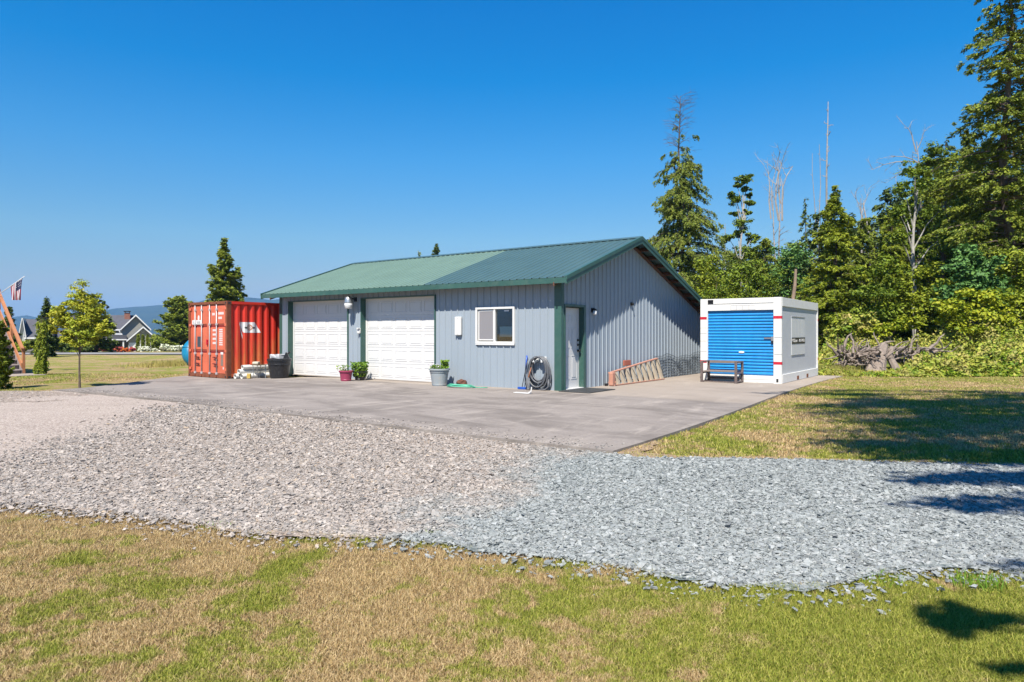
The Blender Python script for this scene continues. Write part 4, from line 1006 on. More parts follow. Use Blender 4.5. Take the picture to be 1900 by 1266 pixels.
o = MB().box(-.06, .06, -.05, .05, 0, .16, bev=.02).build('yellow_can', paint('dirty_yellow', (.55, .38, .08), .6, .2, 9)); o.location = gw(-11.35, -1.30, tz-.015); tag(o, 'dirty yellow can on the ground under the little table', 'can')

# ------------------------------------------------------------------ vegetation
def oriented(C, A, Nn, size, aspect, bend=.2):
    """leaf cards with long axis A and facing roughly Nn"""
    A = A/np.maximum(1e-6, np.linalg.norm(A, axis=1, keepdims=True)); B = np.cross(Nn, A); B /= np.maximum(1e-6, np.linalg.norm(B, axis=1, keepdims=True)); M_ = np.cross(A, B)
    s_ = np.broadcast_to(np.asarray(size, float), (len(C),))[:, None]
    V = np.stack([C-A*s_*.5, C+B*s_*aspect*.5+M_*s_*bend*.3, C+A*s_*.5, C-B*s_*aspect*.5+M_*s_*bend*.3], 1).reshape(-1, 3)
    return V, np.arange(4*len(C)).reshape(-1, 4)
BARK = paint('brown_bark', (.12, .085, .06), .9, .3, 4, dirt=(.25, .23, .2), dirt_amt=.5)
BARKG = paint('pale_dead_wood', (.36, .33, .30), .85, .25, 5, dirt=(.12, .10, .09), dirt_amt=.5)
BARKW = paint('mottled_pale_bark', (.42, .40, .36), .85, .3, 3, dirt=(.10, .08, .06), dirt_amt=.7)
F_CEDAR = leafy('cedar_spray', [(0, (0.055, 0.108, 0.016)), (.5, (0.133, 0.195, 0.026)), (1, (0.266, 0.303, 0.059))], .28)
F_FIR = leafy('fir_needles', [(0, (0.058, 0.109, 0.015)), (.5, (0.143, 0.206, 0.028)), (1, (0.292, 0.335, 0.044))], .25)
F_BRIGHT = leafy('fresh_conifer', [(0, (0.075, 0.128, 0.010)), (.5, (0.182, 0.256, 0.018)), (1, (0.334, 0.371, 0.036))], .32)
F_DARK = leafy('dark_evergreen', [(0, (0.024, 0.052, 0.014)), (.5, (0.057, 0.098, 0.022)), (1, (0.120, 0.169, 0.035))], .22)  # naturally dark green foliage
F_OAK = leafy('woodland_leaf', [(0, (0.055, 0.110, 0.009)), (.5, (0.123, 0.200, 0.018)), (1, (0.233, 0.303, 0.032))], .35)
F_YEL = leafy('yellow_green_leaf', [(0, (0.126, 0.221, 0.015)), (.5, (0.252, 0.331, 0.020)), (1, (0.414, 0.423, 0.035))], .4)
F_YEL2 = leafy('golden_leaf', [(0, (.22, .30, .02)), (.5, (.40, .44, .035)), (1, (.60, .55, .09))], .4, big=.5, bigcol=(.28, .38, .04))
F_MAPLE = leafy('blue_green_maple', [(0, (0.039, 0.112, 0.039)), (.5, (0.085, 0.200, 0.066)), (1, (0.156, 0.300, 0.099))], .25)
F_BRAM = leafy('bramble_leaf', [(0, (0.073, 0.149, 0.012)), (.45, (0.174, 0.297, 0.020)), (.85, (0.349, 0.432, 0.050)), (1, (0.552, 0.459, 0.150))], .35, big=.6, bigcol=(0.349, 0.284, 0.100))
def trunk_mesh(mb, h, r, wob=.15, lean=(0, 0), n=8, top=.08):
    P = []; sd = random.uniform(0, 50)
    for k in range(11):
        t = k/10; P.append((lean[0]*t*t+wob*mn.noise(Vector((sd, t*3, 0))), lean[1]*t*t+wob*mn.noise(Vector((sd, 0, t*3+9))), h*t-.3*(k == 0)))
    mb.tube(P, [r*(1.35 if k == 0 else 1-(1-top)*(k/10)**.85) for k in range(11)], n)
    return lambda t: Vector(P[min(10, int(t*10))]).lerp(Vector(P[min(10, int(t*10)+1)]), t*10-int(t*10))
def conifer(name, label, px, ytop, Yd, hw, mat, nbr=260, leaf=.16, dens=95, z0=.08, p=.8, droop=.35, rise=.12, dead=0, bark=BARK, group=None, cat='tree', hang=.5, base=None, trunk_r=None, ragged=.35, zoff=None, X=None, h=None):
    X = at(px, Yd) if X is None else X; gzz = float(ground_z(X, Yd)) if zoff is None else zoff; h = zat(ytop, Yd)-gzz if h is None else h; r = hw*Yd/F
    T = empty(name, (X, Yd, gzz), 0, label, cat, group)
    tb = MB(); f = trunk_mesh(tb, h, trunk_r or max(.05, h*.013), wob=.02*h)
    n = nbr; u = np.sort(rng.uniform(0, 1, n)**1.05)
    az = rng.uniform(0, 2*PI, n)
    lob = 1+ragged*np.sin(az*2+u*17+rng.uniform(0, 9))+ragged*.7*np.sin(u*41+az)
    L = r*np.maximum(.05, (1-u))**p*rng.uniform(.55, 1.12, n)*np.clip(lob, .35, 1.3)
    L = np.maximum(L, .03*r); zb = h*(z0+(1-z0)*u)
    C = []; A = []
    hcut = 1-dead
    for i in range(n):
        d = np.array([math.cos(az[i]), math.sin(az[i]), 0]); base_ = np.array(f(min(.999, zb[i]/h)))
        l = L[i]
        isdead = dead > 0 and rng.uniform() < .97*float(ss((zb[i]/h-hcut+.12)/.14))
        rs = rise + (.55 if dead and zb[i]/h > hcut else 0); l = max(l, .26*r) if isdead else l
        def pt_(t): 
            t = np.asarray(t)[..., None]
            return base_+d*l*t+np.array([0, 0, 1.0])*(rs*l*t-droop*l*t*t)
        if isdead and i % 5 < 3: continue
        if l > .35*r or isdead or i % 3 == 0:
            q = pt_(np.array([0, .35, .7, 1.0])); tb.tube([tuple(v) for v in q], [max(.006, l*.014), max(.005, l*.010), max(.004, l*.006), .004], 4, False)
            if isdead:
                for _ in range(3):
                    t0 = rng.uniform(.2, .8); a0 = pt_(np.array([t0]))[0]; dd = d+rng.normal(0, .5, 3); tb.tube([tuple(a0), tuple(a0+dd*l*.28+np.array([0, 0, .12*l]))], [.008, .004], 3, False)
        if isdead: continue
        # side twigs carry the sprays, so sky and dark show between them
        m_ = max(6, int(dens*l)); lat = np.array([-d[1], d[0], 0]); nt_ = max(3, int(l*4.2)); zz_ = np.array([0, 0, 1.0])
        tt = rng.uniform(.12, 1, nt_)**.8; tl = (.40*l*(1.15-tt)+.12*min(1, l))*rng.uniform(.6, 1.2, nt_)
        td = d*rng.uniform(.4, 1, (nt_, 1))+lat*(rng.choice([-1, 1], nt_)*rng.uniform(.3, 1, nt_))[:, None]+zz_*rng.uniform(-.4*hang-.1, max(.18, .1-.4*hang), (nt_, 1)); td /= np.linalg.norm(td, axis=1, keepdims=True)
        k_ = rng.integers(0, nt_, m_); s_ = rng.uniform(0, 1, m_)
        c_ = pt_(tt[k_])+td[k_]*(tl[k_]*s_)[:, None]+rng.normal(0, .28*leaf, (m_, 3)); c_[:, 2] -= hang*.35*tl[k_]*s_*s_+np.abs(rng.normal(0, 1, m_))*hang*leaf*.7
        C.append(c_); A.append(td[k_]+rng.normal(0, .35, (m_, 3))-zz_*hang*rng.uniform(.1, .9, (m_, 1)))
    tb.build('trunk', bark, T, fix=False)
    C = np.concatenate(C); A = np.concatenate(A); Nn = rng.normal(0, .55, C.shape); Nn[:, 2] += .8; Nn[:, 1] -= .3
    V, Q = oriented(C, A, Nn, rng.uniform(.6, 1.5, len(C))*leaf, .42)
    np_mesh('crown', V, Q, mat, T); return T
def crowned(name, label, px, Yd, clusters, mat, leaf=.12, n=260, bark=BARK, group=None, cat='tree', trunk_r=.12, lean=(0, 0), ytop=None, flat=.65, trunk=True, aspect=.62, zoff=None, fork=True):
    """clusters: (px, py, radius px, depth offset m) relative to the picture's scale at depth Yd"""
    X = at(px, Yd); gzz = float(ground_z(X, Yd)) if zoff is None else zoff
    T = empty(name, (X, Yd, gzz), 0, label, cat, group); s_ = Yd/F
    cs = [((c[0]-px)*s_, c[3] if len(c) > 3 else rng.uniform(-.5, .5)*c[2]*s_*1.4, zat(c[1], Yd)-gzz, c[2]*s_) for c in clusters]
    tb = MB(); top = max(c[2] for c in cs)
    P0 = None
    if trunk:
        f = trunk_mesh(tb, top*.9, trunk_r, wob=.03*top, lean=lean, top=.25)
        for c in cs:
            t0 = min(.9, max(.12, (c[2]-c[3]*1.2)/top*.75)); a = f(min(.93, t0*1.25)); e = Vector(c[:3]); md = a.lerp(e, .5)+Vector((0, 0, .12*(e-a).length))
            lr = min(trunk_r*.35, .045); tb.tube([a, md, e], [lr, lr*.65, lr*.25], 5, False)
        tb.build('trunk', bark, T, fix=False)
    Cs = []; Ns = []
    for c in cs:
        rad = c[3]
        ns = 11
        # each mass is made of smaller clumps with gaps between
        sub = rng.normal(0, 1, (ns, 3)); sub /= np.linalg.norm(sub, axis=1, keepdims=True); sub *= rad*rng.uniform(.2, 1.15, (ns, 1)); sub[:, 2] *= flat
        for q in sub:
            m_ = max(20, int(n/ns)); v = rng.normal(0, 1, (m_, 3)); v /= np.linalg.norm(v, axis=1, keepdims=True)
            rr = rad*rng.uniform(.28, .5)*rng.uniform(.2, 1.25, (m_, 1))
            pnt = v*rr; pnt[:, 2] *= .6
            Cs.append(pnt+q+np.array(c[:3])); nn = v*.6+rng.normal(0, .5, (m_, 3)); nn[:, 2] += .75; Ns.append(nn)
    C = np.concatenate(Cs); Nn = np.concatenate(Ns)
    C[:, 2] = np.maximum(C[:, 2], .03)
    V, Q = leaf_quads(C, Nn, rng.uniform(.55, 1.4, len(C))*leaf, aspect)
    np_mesh('crown', V, Q, mat, T); return T
def snag(name, label, px, ytop, Yd, r, branches, group=None, lean=(0, 0), fork=None, mat=None, spread=.12, zs=.45):
    X = at(px, Yd); gzz = float(ground_z(X, Yd)); h = zat(ytop, Yd)-gzz
    T = empty(name, (X, Yd, gzz), 0, label, 'dead tree', group); tb = MB(); f = trunk_mesh(tb, h, r, wob=.025*h, lean=lean, top=.16, n=7)
    tb.build('trunk', mat or BARKG, T, fix=False); b = MB()
    def br(a, d, L_, rad, dep):
        P = [a]; q = d.copy()
        for k in range(4):
            q = (q+Vector(rng.normal(0, .16, 3))+Vector((0, 0, .05))).normalized(); P.append(P[-1]+q*L_/4)
        b.tube(P, [rad*(1-.8*k/4) for k in range(5)], 4, False)
        if dep:
            for k in (1, 2, 3, 3): 
                e = (q+Vector(rng.normal(0, .6, 3))).normalized(); br(P[k], e, L_*rng.uniform(.3, .55), rad*.45, dep-1)
    for k in range(branches):
        t = rng.uniform(zs, .97); a = f(t); az = rng.uniform(0, 2*PI); d = Vector((math.cos(az), math.sin(az), rng.uniform(.1, .7))).normalized()
        br(a, d, h*spread*(1.25-t)*rng.uniform(.6, 1.5), r*.22, 1)
    for fk in (fork or []):
        t0, tx, ty, rr = fk; a = f(t0); e = Vector(((tx-px)*Yd/F, rng.uniform(-.4, .4), zat(ty, Yd)-gzz)); d = e-a
        P = [a+d*q+Vector((.05*d.length*math.sin(q*5+tx), 0, .10*d.length*math.sin(q*PI))) for q in (0, .25, .5, .75, 1)]
        b.tube(P, [rr, rr*.8, rr*.6, rr*.4, rr*.15], 5, False)
        for q in (1, 2, 3, 3, 4):
            br(P[q], (d.normalized()+Vector(rng.normal(0, .5, 3))).normalized(), d.length*.32, rr*.35, 1)
    if b.V: b.build('branches', mat or BARKG, T, fix=False)
    return T
WOOD = 'trees of the woodland edge'
conifer('cedar_tree', 'tall cedar with a bare dead top standing just right of the roof peak', 1262, 178, 46, 112, F_CEDAR, 700, .125, 150, z0=.06, p=.9, droop=.45, dead=.2, hang=1.2, ragged=.5)
conifer('conifer_tree', 'bright green conifer reaching the ground just right of the storage unit', 1550, 345, 36, 77, F_BRIGHT, 450, .135, 157, z0=.01, p=.75, droop=.3, hang=.5)
T = crowned('slender_tree', 'slender tree with tufted clumps and pale trunk behind the blue door', 1378, 50, [(1378,335,16,0),(1362,372,14,0),(1392,378,10,0),(1374,412,22,0),(1352,442,15,0),(1398,440,14,0),(1378,465,30,0),(1360,500,34,0),(1400,508,34,0),(1388,330,9,0),(1368,345,8,0),(1392,362,7,0),(1356,358,7,0),(1376,545,44,0),(1340,540,30,0),(1420,545,30,0),(1384,352,10,0),(1370,430,12,.2),(1386,395,9,0),(1366,395,8,.2),(1390,470,16,.2)], F_OAK, .15, 900, BARKW, trunk_r=.13)
snag('dead_tree', 'pale dead tree with a Y shaped fork above the storage unit', 1446, 330, 58, .15, 7, fork=[(.75, 1436, 300, .10), (.75, 1466, 310, .09), (.85, 1448, 290, .07)])
snag('dead_tree', 'thin dead tree with one bent limb left of the forked dead tree', 1434, 345, 57, .13, 6, fork=[(.8, 1418, 305, .07), (.85, 1436, 300, .05)])
snag('dead_tree', 'tallest bare spire standing alone against the sky', 1537, 188, 60, .19, 22, spread=.045)
snag('dead_tree', 'thin bare spire just left of the tallest spire', 1521, 268, 60, .10, 10, spread=.06)
snag('dead_tree', 'shortest and leftmost of the three thin bare spires', 1510, 285, 61, .09, 8, spread=.06)
snag('dead_tree', 'broken pale stub with bent branches right of the bright conifer', 1598, 368, 55, .16, 6, fork=[(.8, 1590, 358, .06), (.8, 1612, 350, .05)])
snag('dead_tree', 'leaning broken brown stub between the bright conifer and the birch trunk', 1618, 376, 54, .24, 3, lean=(-.6, 0))
snag('dead_tree', 'pale bare twiggy tree seen between cedar and slender tree', 1344, 415, 54, .10, 14, spread=.12)
conifer('thin_conifer', 'thin sparse conifer left of the three bare spires', 1492, 368, 54, 24, F_CEDAR, 120, .17, 70, z0=.1, p=.5, hang=.8)
snag('bare_limbed_tree', 'tree with long bare grey limbs sweeping left at the wood top', 1704, 262, 46, .15, 7, fork=[(.90, 1628, 312, .055), (.9, 1652, 290, .05), (.88, 1645, 340, .045), (.95, 1676, 230, .05), (.86, 1660, 325, .04), (.97, 1716, 240, .035)], spread=.10)
b_ = crowned('birch_tree', 'tree with long pale mottled trunk showing in the dark wood', 1697, 37, [(1690,318,26,-.4),(1715,340,24,-.5),(1668,352,24,-.3),(1700,385,16,1.4),(1735,392,30,-.5),(1660,400,28,-.5),(1655,440,26,-.5),(1742,440,26,-.5)], F_OAK, .16, 520, BARKW, trunk_r=.17)
crowned('leaning_tree', 'green broadleaf tree with drooping top right of the bare limbs', 1745, 40, [(1735,282,26,0),(1760,300,26,0),(1718,300,18,0),(1772,335,32,0),(1740,345,34,0),(1765,385,38,0),(1730,410,38,0),(1790,420,36,0),(1750,460,44,0),(1725,500,40,0)], F_OAK, .16, 640, trunk_r=.2, lean=(.5, 0))
conifer('fir_tree', 'giant fir rising out of the frame at the right', 1872, -110, 33, 128, F_FIR, 520, .13, 150, z0=.06, p=.5, droop=.3, hang=.6, trunk_r=.3, ragged=.6)
conifer('fir_tree', 'second giant fir cut by the right edge behind the first', 1950, -30, 37, 120, F_CEDAR, 480, .15, 130, z0=.04, p=.42, hang=.6, trunk_r=.28, ragged=.5)
conifer('fir_tree', 'dark fir left of the giant fir with its top against the sky', 1800, 245, 41, 77, F_FIR, 425, .135, 157, z0=.05, p=.6, hang=.7)
conifer('hemlock_tree', 'mid green hemlock with soft top left of the pale birch trunk', 1655, 385, 43, 63, F_BRIGHT, 375, .135, 150, z0=.03, p=.6, hang=.6)
conifer('hemlock_tree', 'hemlock filling the wood behind the pale birch trunk', 1702, 318, 46, 68, F_OAK, 400, .135, 150, z0=.03, p=.55, hang=.6)
conifer('hemlock_tree', 'dark hemlock showing between the pale birch trunk and the drooping green tree', 1738, 300, 47, 62, F_FIR, 360, .15, 130, z0=.03, p=.5, hang=.6)
conifer('hemlock_tree', 'low dark hemlock behind the slender tree and the forked dead trees', 1420, 440, 50, 52, F_FIR, 300, .15, 120, z0=.03, p=.5, hang=.6)
conifer('hemlock_tree', 'darker hemlock between the bright conifer and the leaning stub', 1604, 405, 44, 52, F_FIR, 325, .135, 150, z0=.03, p=.55, hang=.6)
crowned('bigleaf_maple', 'blue green maple with large leaves low in front of the giant fir', 1800, 30, [(1795,465,30,0),(1770,492,30,-.3),(1822,490,32,-.2),(1785,520,38,-.4),(1830,528,34,-.3),(1760,545,30,-.3),(1805,552,38,-.5),(1845,560,26,0)], F_MAPLE, .17, 700, trunk_r=.12, aspect=.8)
crowned('vine_maple', 'yellow green bush in front of the blue green maple, brightest of the shrubs', 1795, 27.5, [(1790,548,30,0),(1835,556,32,-.2),(1760,580,34,-.2),(1805,588,40,-.5),(1850,590,36,-.3),(1775,612,32,-.5),(1825,618,36,-.6)], F_YEL, .15, 620, trunk_r=.05, cat='shrub')
crowned('vine_maple', 'yellow green bush cut by the right edge of the photo', 1895, 28.5, [(1885,560,34,0),(1920,575,40,0),(1890,600,40,-.3),(1925,615,36,-.3)], F_BRIGHT, .15, 560, trunk_r=.05, cat='shrub')
crowned('vine_maple', 'small bright yellow bush above the left end of the root pile', 1650, 28.5, [(1645,608,18,0),(1668,602,20,0),(1625,615,16,0),(1690,598,16,0)], F_YEL, .13, 380, trunk_r=.04, cat='shrub')
for px, Yd, cl, mt_, lb in ((1385, 39, [(1350,520,34),(1385,505,36),(1420,520,36),(1365,545,40),(1405,548,40),(1330,548,30)], F_OAK, 'broad green shrub mass behind the blue roller door'),
    (1465, 40, [(1450,470,34),(1480,485,36),(1440,510,38),(1470,520,40),(1500,530,30),(1450,550,38)], F_MAPLE, 'bluish green tree behind the right half of the storage unit'),
    (1330, 43, [(1300,505,28),(1328,492,30),(1310,535,36),(1345,525,34),(1322,555,36)], F_BRIGHT, 'light green shrub at the foot of the bare topped cedar'),
    (1700, 34, [(1680,520,34),(1710,505,36),(1735,535,36),(1665,555,34),(1700,562,40),(1740,572,34),(1680,590,30)], F_BRIGHT, 'shrub in front of the pale birch trunk foot'),
    (1625, 34, [(1615,500,34),(1640,530,38),(1605,545,34),(1635,570,40),(1600,590,30),(1665,592,30)], F_OAK, 'green thicket between bright conifer and root pile'),
    (1575, 31, [(1560,600,22),(1590,595,26),(1545,620,18),(1612,612,22)], F_BRAM, 'low rambling bush right behind the storage unit corner'),
    (1885, 31.5, [(1870,480,36),(1905,500,40),(1880,530,40),(1920,545,40)], F_BRIGHT, 'light green young tree at the right edge below the firs')):
    crowned('shrub', lb, px, Yd, [(*c, 0) if k % 2 else (*c, -.6) for k, c in enumerate(cl)], mt_, .16, 620, trunk_r=.06, cat='shrub', group='shrubs under the woodland edge')
ORD = 'first second third fourth fifth sixth seventh eighth ninth tenth eleventh twelfth thirteenth fourteenth fifteenth sixteenth seventeenth eighteenth nineteenth twentieth'.split()
k = 0; ndeep = len(list(range(1205, 1340, 34))+list(range(1340, 1960, 26)))
for px in list(range(1205, 1340, 34))+list(range(1340, 1960, 26)):
    yt = (505 if px < 1350 else 462 if px < 1520 else 408 if px < 1640 else 350 if px < 1730 else 270)+rng.uniform(-14, 22)
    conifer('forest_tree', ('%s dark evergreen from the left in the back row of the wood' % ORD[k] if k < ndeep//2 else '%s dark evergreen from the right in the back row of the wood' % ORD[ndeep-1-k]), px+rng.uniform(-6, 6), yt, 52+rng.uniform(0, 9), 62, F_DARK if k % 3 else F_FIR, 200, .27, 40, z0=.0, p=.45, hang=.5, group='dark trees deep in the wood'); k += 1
# leaning bare trunk behind the unit
M_LOG = paint('brown_bare_log', (.28, .20, .14), .9, .3, 4, dirt=(.1, .07, .05), dirt_amt=.6)
o = MB().tube([(0, 0, 0), (.12, 0, .8), (.30, 0, 2.1), (.34, 0, 2.9)], [.11, .10, .08, .06], 9).build('leaning_log', M_LOG); o.location = (at(1464, 34), 34, zat(585, 34)-.6); tag(o, 'pale bare leaning log rising behind the storage unit roof', 'log')
# bramble bank
def bank_h(X, Y):
    px = X/Y*F+950
    base = np.clip((Y-23.2)*.26, 0, 1.15)*(.65+.35*np.sin(X*.9+1)*np.cos(Y*.8))+.25*ss((Y-23.0)/.5)
    base = base*(1-.75*np.exp(-((px-1612)/75)**4)*(Y < 27.2))
    return base*(1+.12*ss((px-1650)/150))*ss((px-1505)/40)+.55*ss((px-1790)/60)*ss((Y-23.2)/1.2)
def bank_edge(X): return 23.25+.15*np.sin(X*1.3)+.12*np.sin(X*3.1)-.25*np.clip(X-12, 0, 9)*.12
xs_ = np.linspace(8.5, 34, 70); ys_ = np.linspace(22.9, 44, 40); XX, YY = np.meshgrid(xs_, ys_)
ZZ = ground_z(XX, YY)-.12+bank_h(XX, YY)*.72*ss((YY-bank_edge(XX))/.6)
V = np.stack([XX.ravel(), YY.ravel(), ZZ.ravel()], 1); i, j = np.meshgrid(np.arange(69), np.arange(39)); b = (j*70+i).ravel()
m = N('bank_soil'); m.pbr(m.ramp(m.noise(m.pos(), 6, 6, .7), [(.3, (.03, .045, .012)), (.7, (.09, .11, .03))]), .95, 0, .1); 
np_mesh('bank', V, np.stack([b, b+1, b+71, b+70], 1), m.m, smooth=True)['kind'] = 'structure'
n = 120000; Y = 22.9+rng.uniform(0, 1, n)**1.5*13; X = rng.uniform(9.5, .82*40, n); k_ = (X/Y*F+950 > 1515) & (X/Y < .83) & (Y > bank_edge(X)-.1); X, Y = X[k_], Y[k_]
hgt = bank_h(X, Y)*ss((Y-bank_edge(X)+.35)/.6)*(1+.25*np.sin(X*5.3)*np.sin(Y*4.7))
C = np.stack([X, Y, ground_z(X, Y)-.05+hgt*rng.uniform(.55, 1.08, len(X))+rng.uniform(0, .12, len(X))], 1); Nn = rng.normal(0, .6, C.shape); Nn[:, 2] += .7; Nn[:, 1] -= .35
V, Q = leaf_quads(C, Nn, rng.uniform(.6, 1.5, len(C))*.115, .65)
tag(np_mesh('bramble_cover', V, Q, F_BRAM), 'tangle of brambles and weeds covering the bank at the lawn edge', 'brambles', kind='stuff')
F_REED = leafy('tall_grass_leaf', [(0, (.10, .19, .02)), (.5, (.20, .30, .05)), (1, (.38, .40, .13))], .35)
n = 9000; X = rng.uniform(14.5, 21, n); Y = rng.uniform(23.0, 26.5, n); k_ = X/Y < .83; X, Y = X[k_], Y[k_]
V, Fc = blades(X, Y, rng.uniform(.2, .8, len(X))*ss((Y-23.2)/1.5)*ss((X/Y*1264-830)/60), rng.uniform(.012, .022, len(X)), .35)
tag(np_mesh('tall_grass', V, Fc, F_REED), 'tall uncut grass at the right end of the bank', 'tall grass', kind='stuff')
n = 2600; X = at(1533, 25)+rng.normal(0, .35, n); Y = 24.6+rng.normal(0, .7, n)
V, Fc = blades(X, Y, rng.uniform(.12, .45, n), rng.uniform(.008, .014, n), .6)
tag(np_mesh('weeds', V, Fc, leafy('dry_weed', [(0, (.25, .2, .07)), (.6, (.42, .36, .15)), (1, (.2, .3, .05))], .3)), 'dry weeds growing beside the back corner of the storage unit', 'weeds', kind='stuff')
# root pile
M_ROOT = paint('silvery_root_wood', (.27, .215, .175), .85, .3, 8, dirt=(.09, .065, .05), dirt_amt=.8)
def roots(name, lab, px, py, Yd, n, spread, h, seed):
    rr = random.Random(seed); s_ = Yd/F
    T = empty(name, (at(px, Yd), Yd, float(ground_z(at(px, Yd), Yd))+.25), 0, lab, 'root wad', 'old roots in the bramble bank'); b = MB()
    for k in range(n):
        p = Vector((rr.uniform(-.35, .35)*spread, rr.uniform(-.3, .2), rr.uniform(.1, .6)*h)); d = Vector((rr.uniform(-1, 1), rr.uniform(-.7, .3), rr.uniform(-.25, .5))).normalized(); L_ = rr.uniform(.35, .95)*spread*.62; P = [p]
        for q in range(5):
            d = (d+Vector((rr.gauss(0, .35), rr.gauss(0, .3), rr.gauss(0, .3)))).normalized(); e = P[-1]+d*L_/5; e.z = max(-.15, e.z); P.append(e)
        r0 = rr.uniform(.02, .06)*(1.6 if k < n*.2 else 1); b.tube(P, [r0*(1-.82*q/5) for q in range(6)], 6)
    b.build('roots', M_ROOT, T, fix=False); return T
T = roots('root_wad', 'large tangled grey root wad at the left of the root pile', 1588, 660, 24.7, 110, 1.7, .95, 3)
b = MB()
for dx, dz, r0, lx in ((0, .9, .2, -.35), (.28, .8, .12, .25), (-.22, .6, .11, -.5)):
    b.tube([(dx+lx*.9, -.25, -.2), (dx+lx*.45, -.15, .25), (dx, 0, dz*.75), (dx+.15, .05, dz+.15)], [r0*1.7, r0*1.15, r0, r0*.65], 9)
T2 = empty('tree_stump', (at(1635, 24.5), 24.5, 0), 0, 'pale weathered stump leaning upright in the middle of the root pile', 'stump'); b.build('trunk', M_ROOT, T2, fix=False)
roots('root_wad', 'smaller heap of pale roots at the upper right of the stump', 1690, 640, 25.6, 60, 2.2, 1.2, 8)
roots('root_wad', 'thin grey roots between the big root wad and the stump', 1612, 650, 25.2, 60, 1.6, 1.1, 12)
# ---- left side plants
conifer('fir_tree', 'bushy green conifer rising behind the red container', 415, 443, 60, 50, F_FIR, 520, .21, 95, z0=.03, p=.78, hang=.3, droop=.1, rise=.3)
conifer('fir_tree', 'lower narrower conifer joined to the right of the bushy conifer', 441, 497, 61, 26, F_FIR, 240, .2, 95, z0=.03, p=.6, hang=.3, droop=.1, rise=.3)
conifer('round_fir', 'dark broad conifer just left of the red container', 334, 551, 84, 42, F_FIR, 420, .28, 75, z0=.0, p=.5, hang=.2, droop=.05, rise=.4)
conifer('fir_tree', 'small dark fir behind the weeping tree', 86, 553, 45, 27, F_DARK, 240, .15, 110, z0=.02, p=.75, hang=.4)
conifer('fir_tree', 'dark conifer half hidden behind the yellow green tree', 176, 547, 55, 32, F_DARK, 240, .18, 90, z0=.1, p=.4, hang=.4)
conifer('fir_tree', 'dark conifer behind the wooden stair rail', 17, 570, 56, 18, F_DARK, 200, .16, 100, z0=.02, p=.5, hang=.3)
conifer('fir_tree', 'brownish small conifer tip above the light green roof, left one', 777, 466, 70, 17, F_CEDAR, 200, .2, 80, z0=.05, p=.6, hang=.2)
conifer('fir_tree', 'wider dark conifer tip above the light green roof, right one', 808, 452, 66, 32, F_DARK, 260, .2, 80, z0=.05, p=.7, hang=.2, droop=.05)
conifer('weeping_tree', 'narrow green weeping conifer beside the wooden stairs', 77, 592, 25.2, 9, F_BRIGHT, 200, .07, 520, z0=.02, p=.12, droop=1.6, hang=2.2, cat='tree', ragged=.3)
conifer('arborvitae', 'dark columnar evergreen cut by the left edge of the photo', -6, 600, 18.7, 23, F_FIR, 420, .06, 620, z0=.0, p=.25, droop=-.3, hang=-.6, cat='shrub', ragged=.12)
T = crowned('ornamental_tree', 'small yellow green tree with slim crooked trunk on the left lawn', 149, 19.2,
    [(155,542,24,0),(160,628,20,-.1),(128,632,18,0),(110,600,20,.1),(190,612,18,-.1),(125,590,22,-.1),(172,590,22,-.1),(142,604,22,.1),(138,556,20,.1),(168,562,20,-.1),(120,572,18,0),(102,590,16,.1),(150,580,26,-.1),(184,578,15,0),(186,600,17,.1),(162,602,24,-.1),(130,598,22,0),(118,620,14,.1),(202,618,12,0),(172,624,15,0),(146,622,14,.1),(100,612,9,0)], F_YEL2, .062, 900, BARK, trunk_r=.032, flat=.9, cat='tree')
# hedge of columnar evergreens and white flower bushes in front of the far house
first = None
for k, px in enumerate((256, 265, 274.5, 284, 293, 302, 310.5, 318.5, 326.5, 334.5, 342.5, 350)):
    Yd = 92; X_ = at(px, Yd); gz_ = float(ground_z(X_, Yd)); h_ = zat(624 if k < 4 else 628, Yd)-gz_
    if first is None: first = conifer('columnar_evergreen', 'leftmost of the slim clipped evergreens before the far house', px, 624, Yd, 2.7, F_BRIGHT, 160, .16, 420, z0=.0, p=.3, droop=-.4, hang=-.8, group='row of slim clipped evergreens', cat='evergreen', ragged=.1); continue
    c_ = copy_tree(first); c_.location = (X_, Yd, gz_); c_.rotation_euler.z = k*1.7; c_.scale = (1.05, 1.05, h_/(zat(624, 92)-float(ground_z(at(256, 92), 92))))
    c_['label'] = '%s slim clipped evergreen from the left beside the far house' % ORD[k]
    c_['group'] = 'slim evergreens before the far gable' if k < 4 else 'slim evergreens right of the far house'
first['group'] = 'slim evergreens before the far gable'
F_WHITE = leafy('white_blossom', [(0, (.20, .25, .08)), (.3, (.6, .62, .42)), (1, (.85, .85, .74))], .3)
F_PINK = leafy('red_pink_blossom', [(0, (.08, .14, .03)), (.4, (.45, .03, .06)), (.8, (.6, .10, .22)), (1, (.65, .2, .03))], .3)
F_ORNG = leafy('orange_blossom', [(0, (.10, .16, .03)), (.4, (.6, .2, .03)), (1, (.65, .08, .02))], .3)
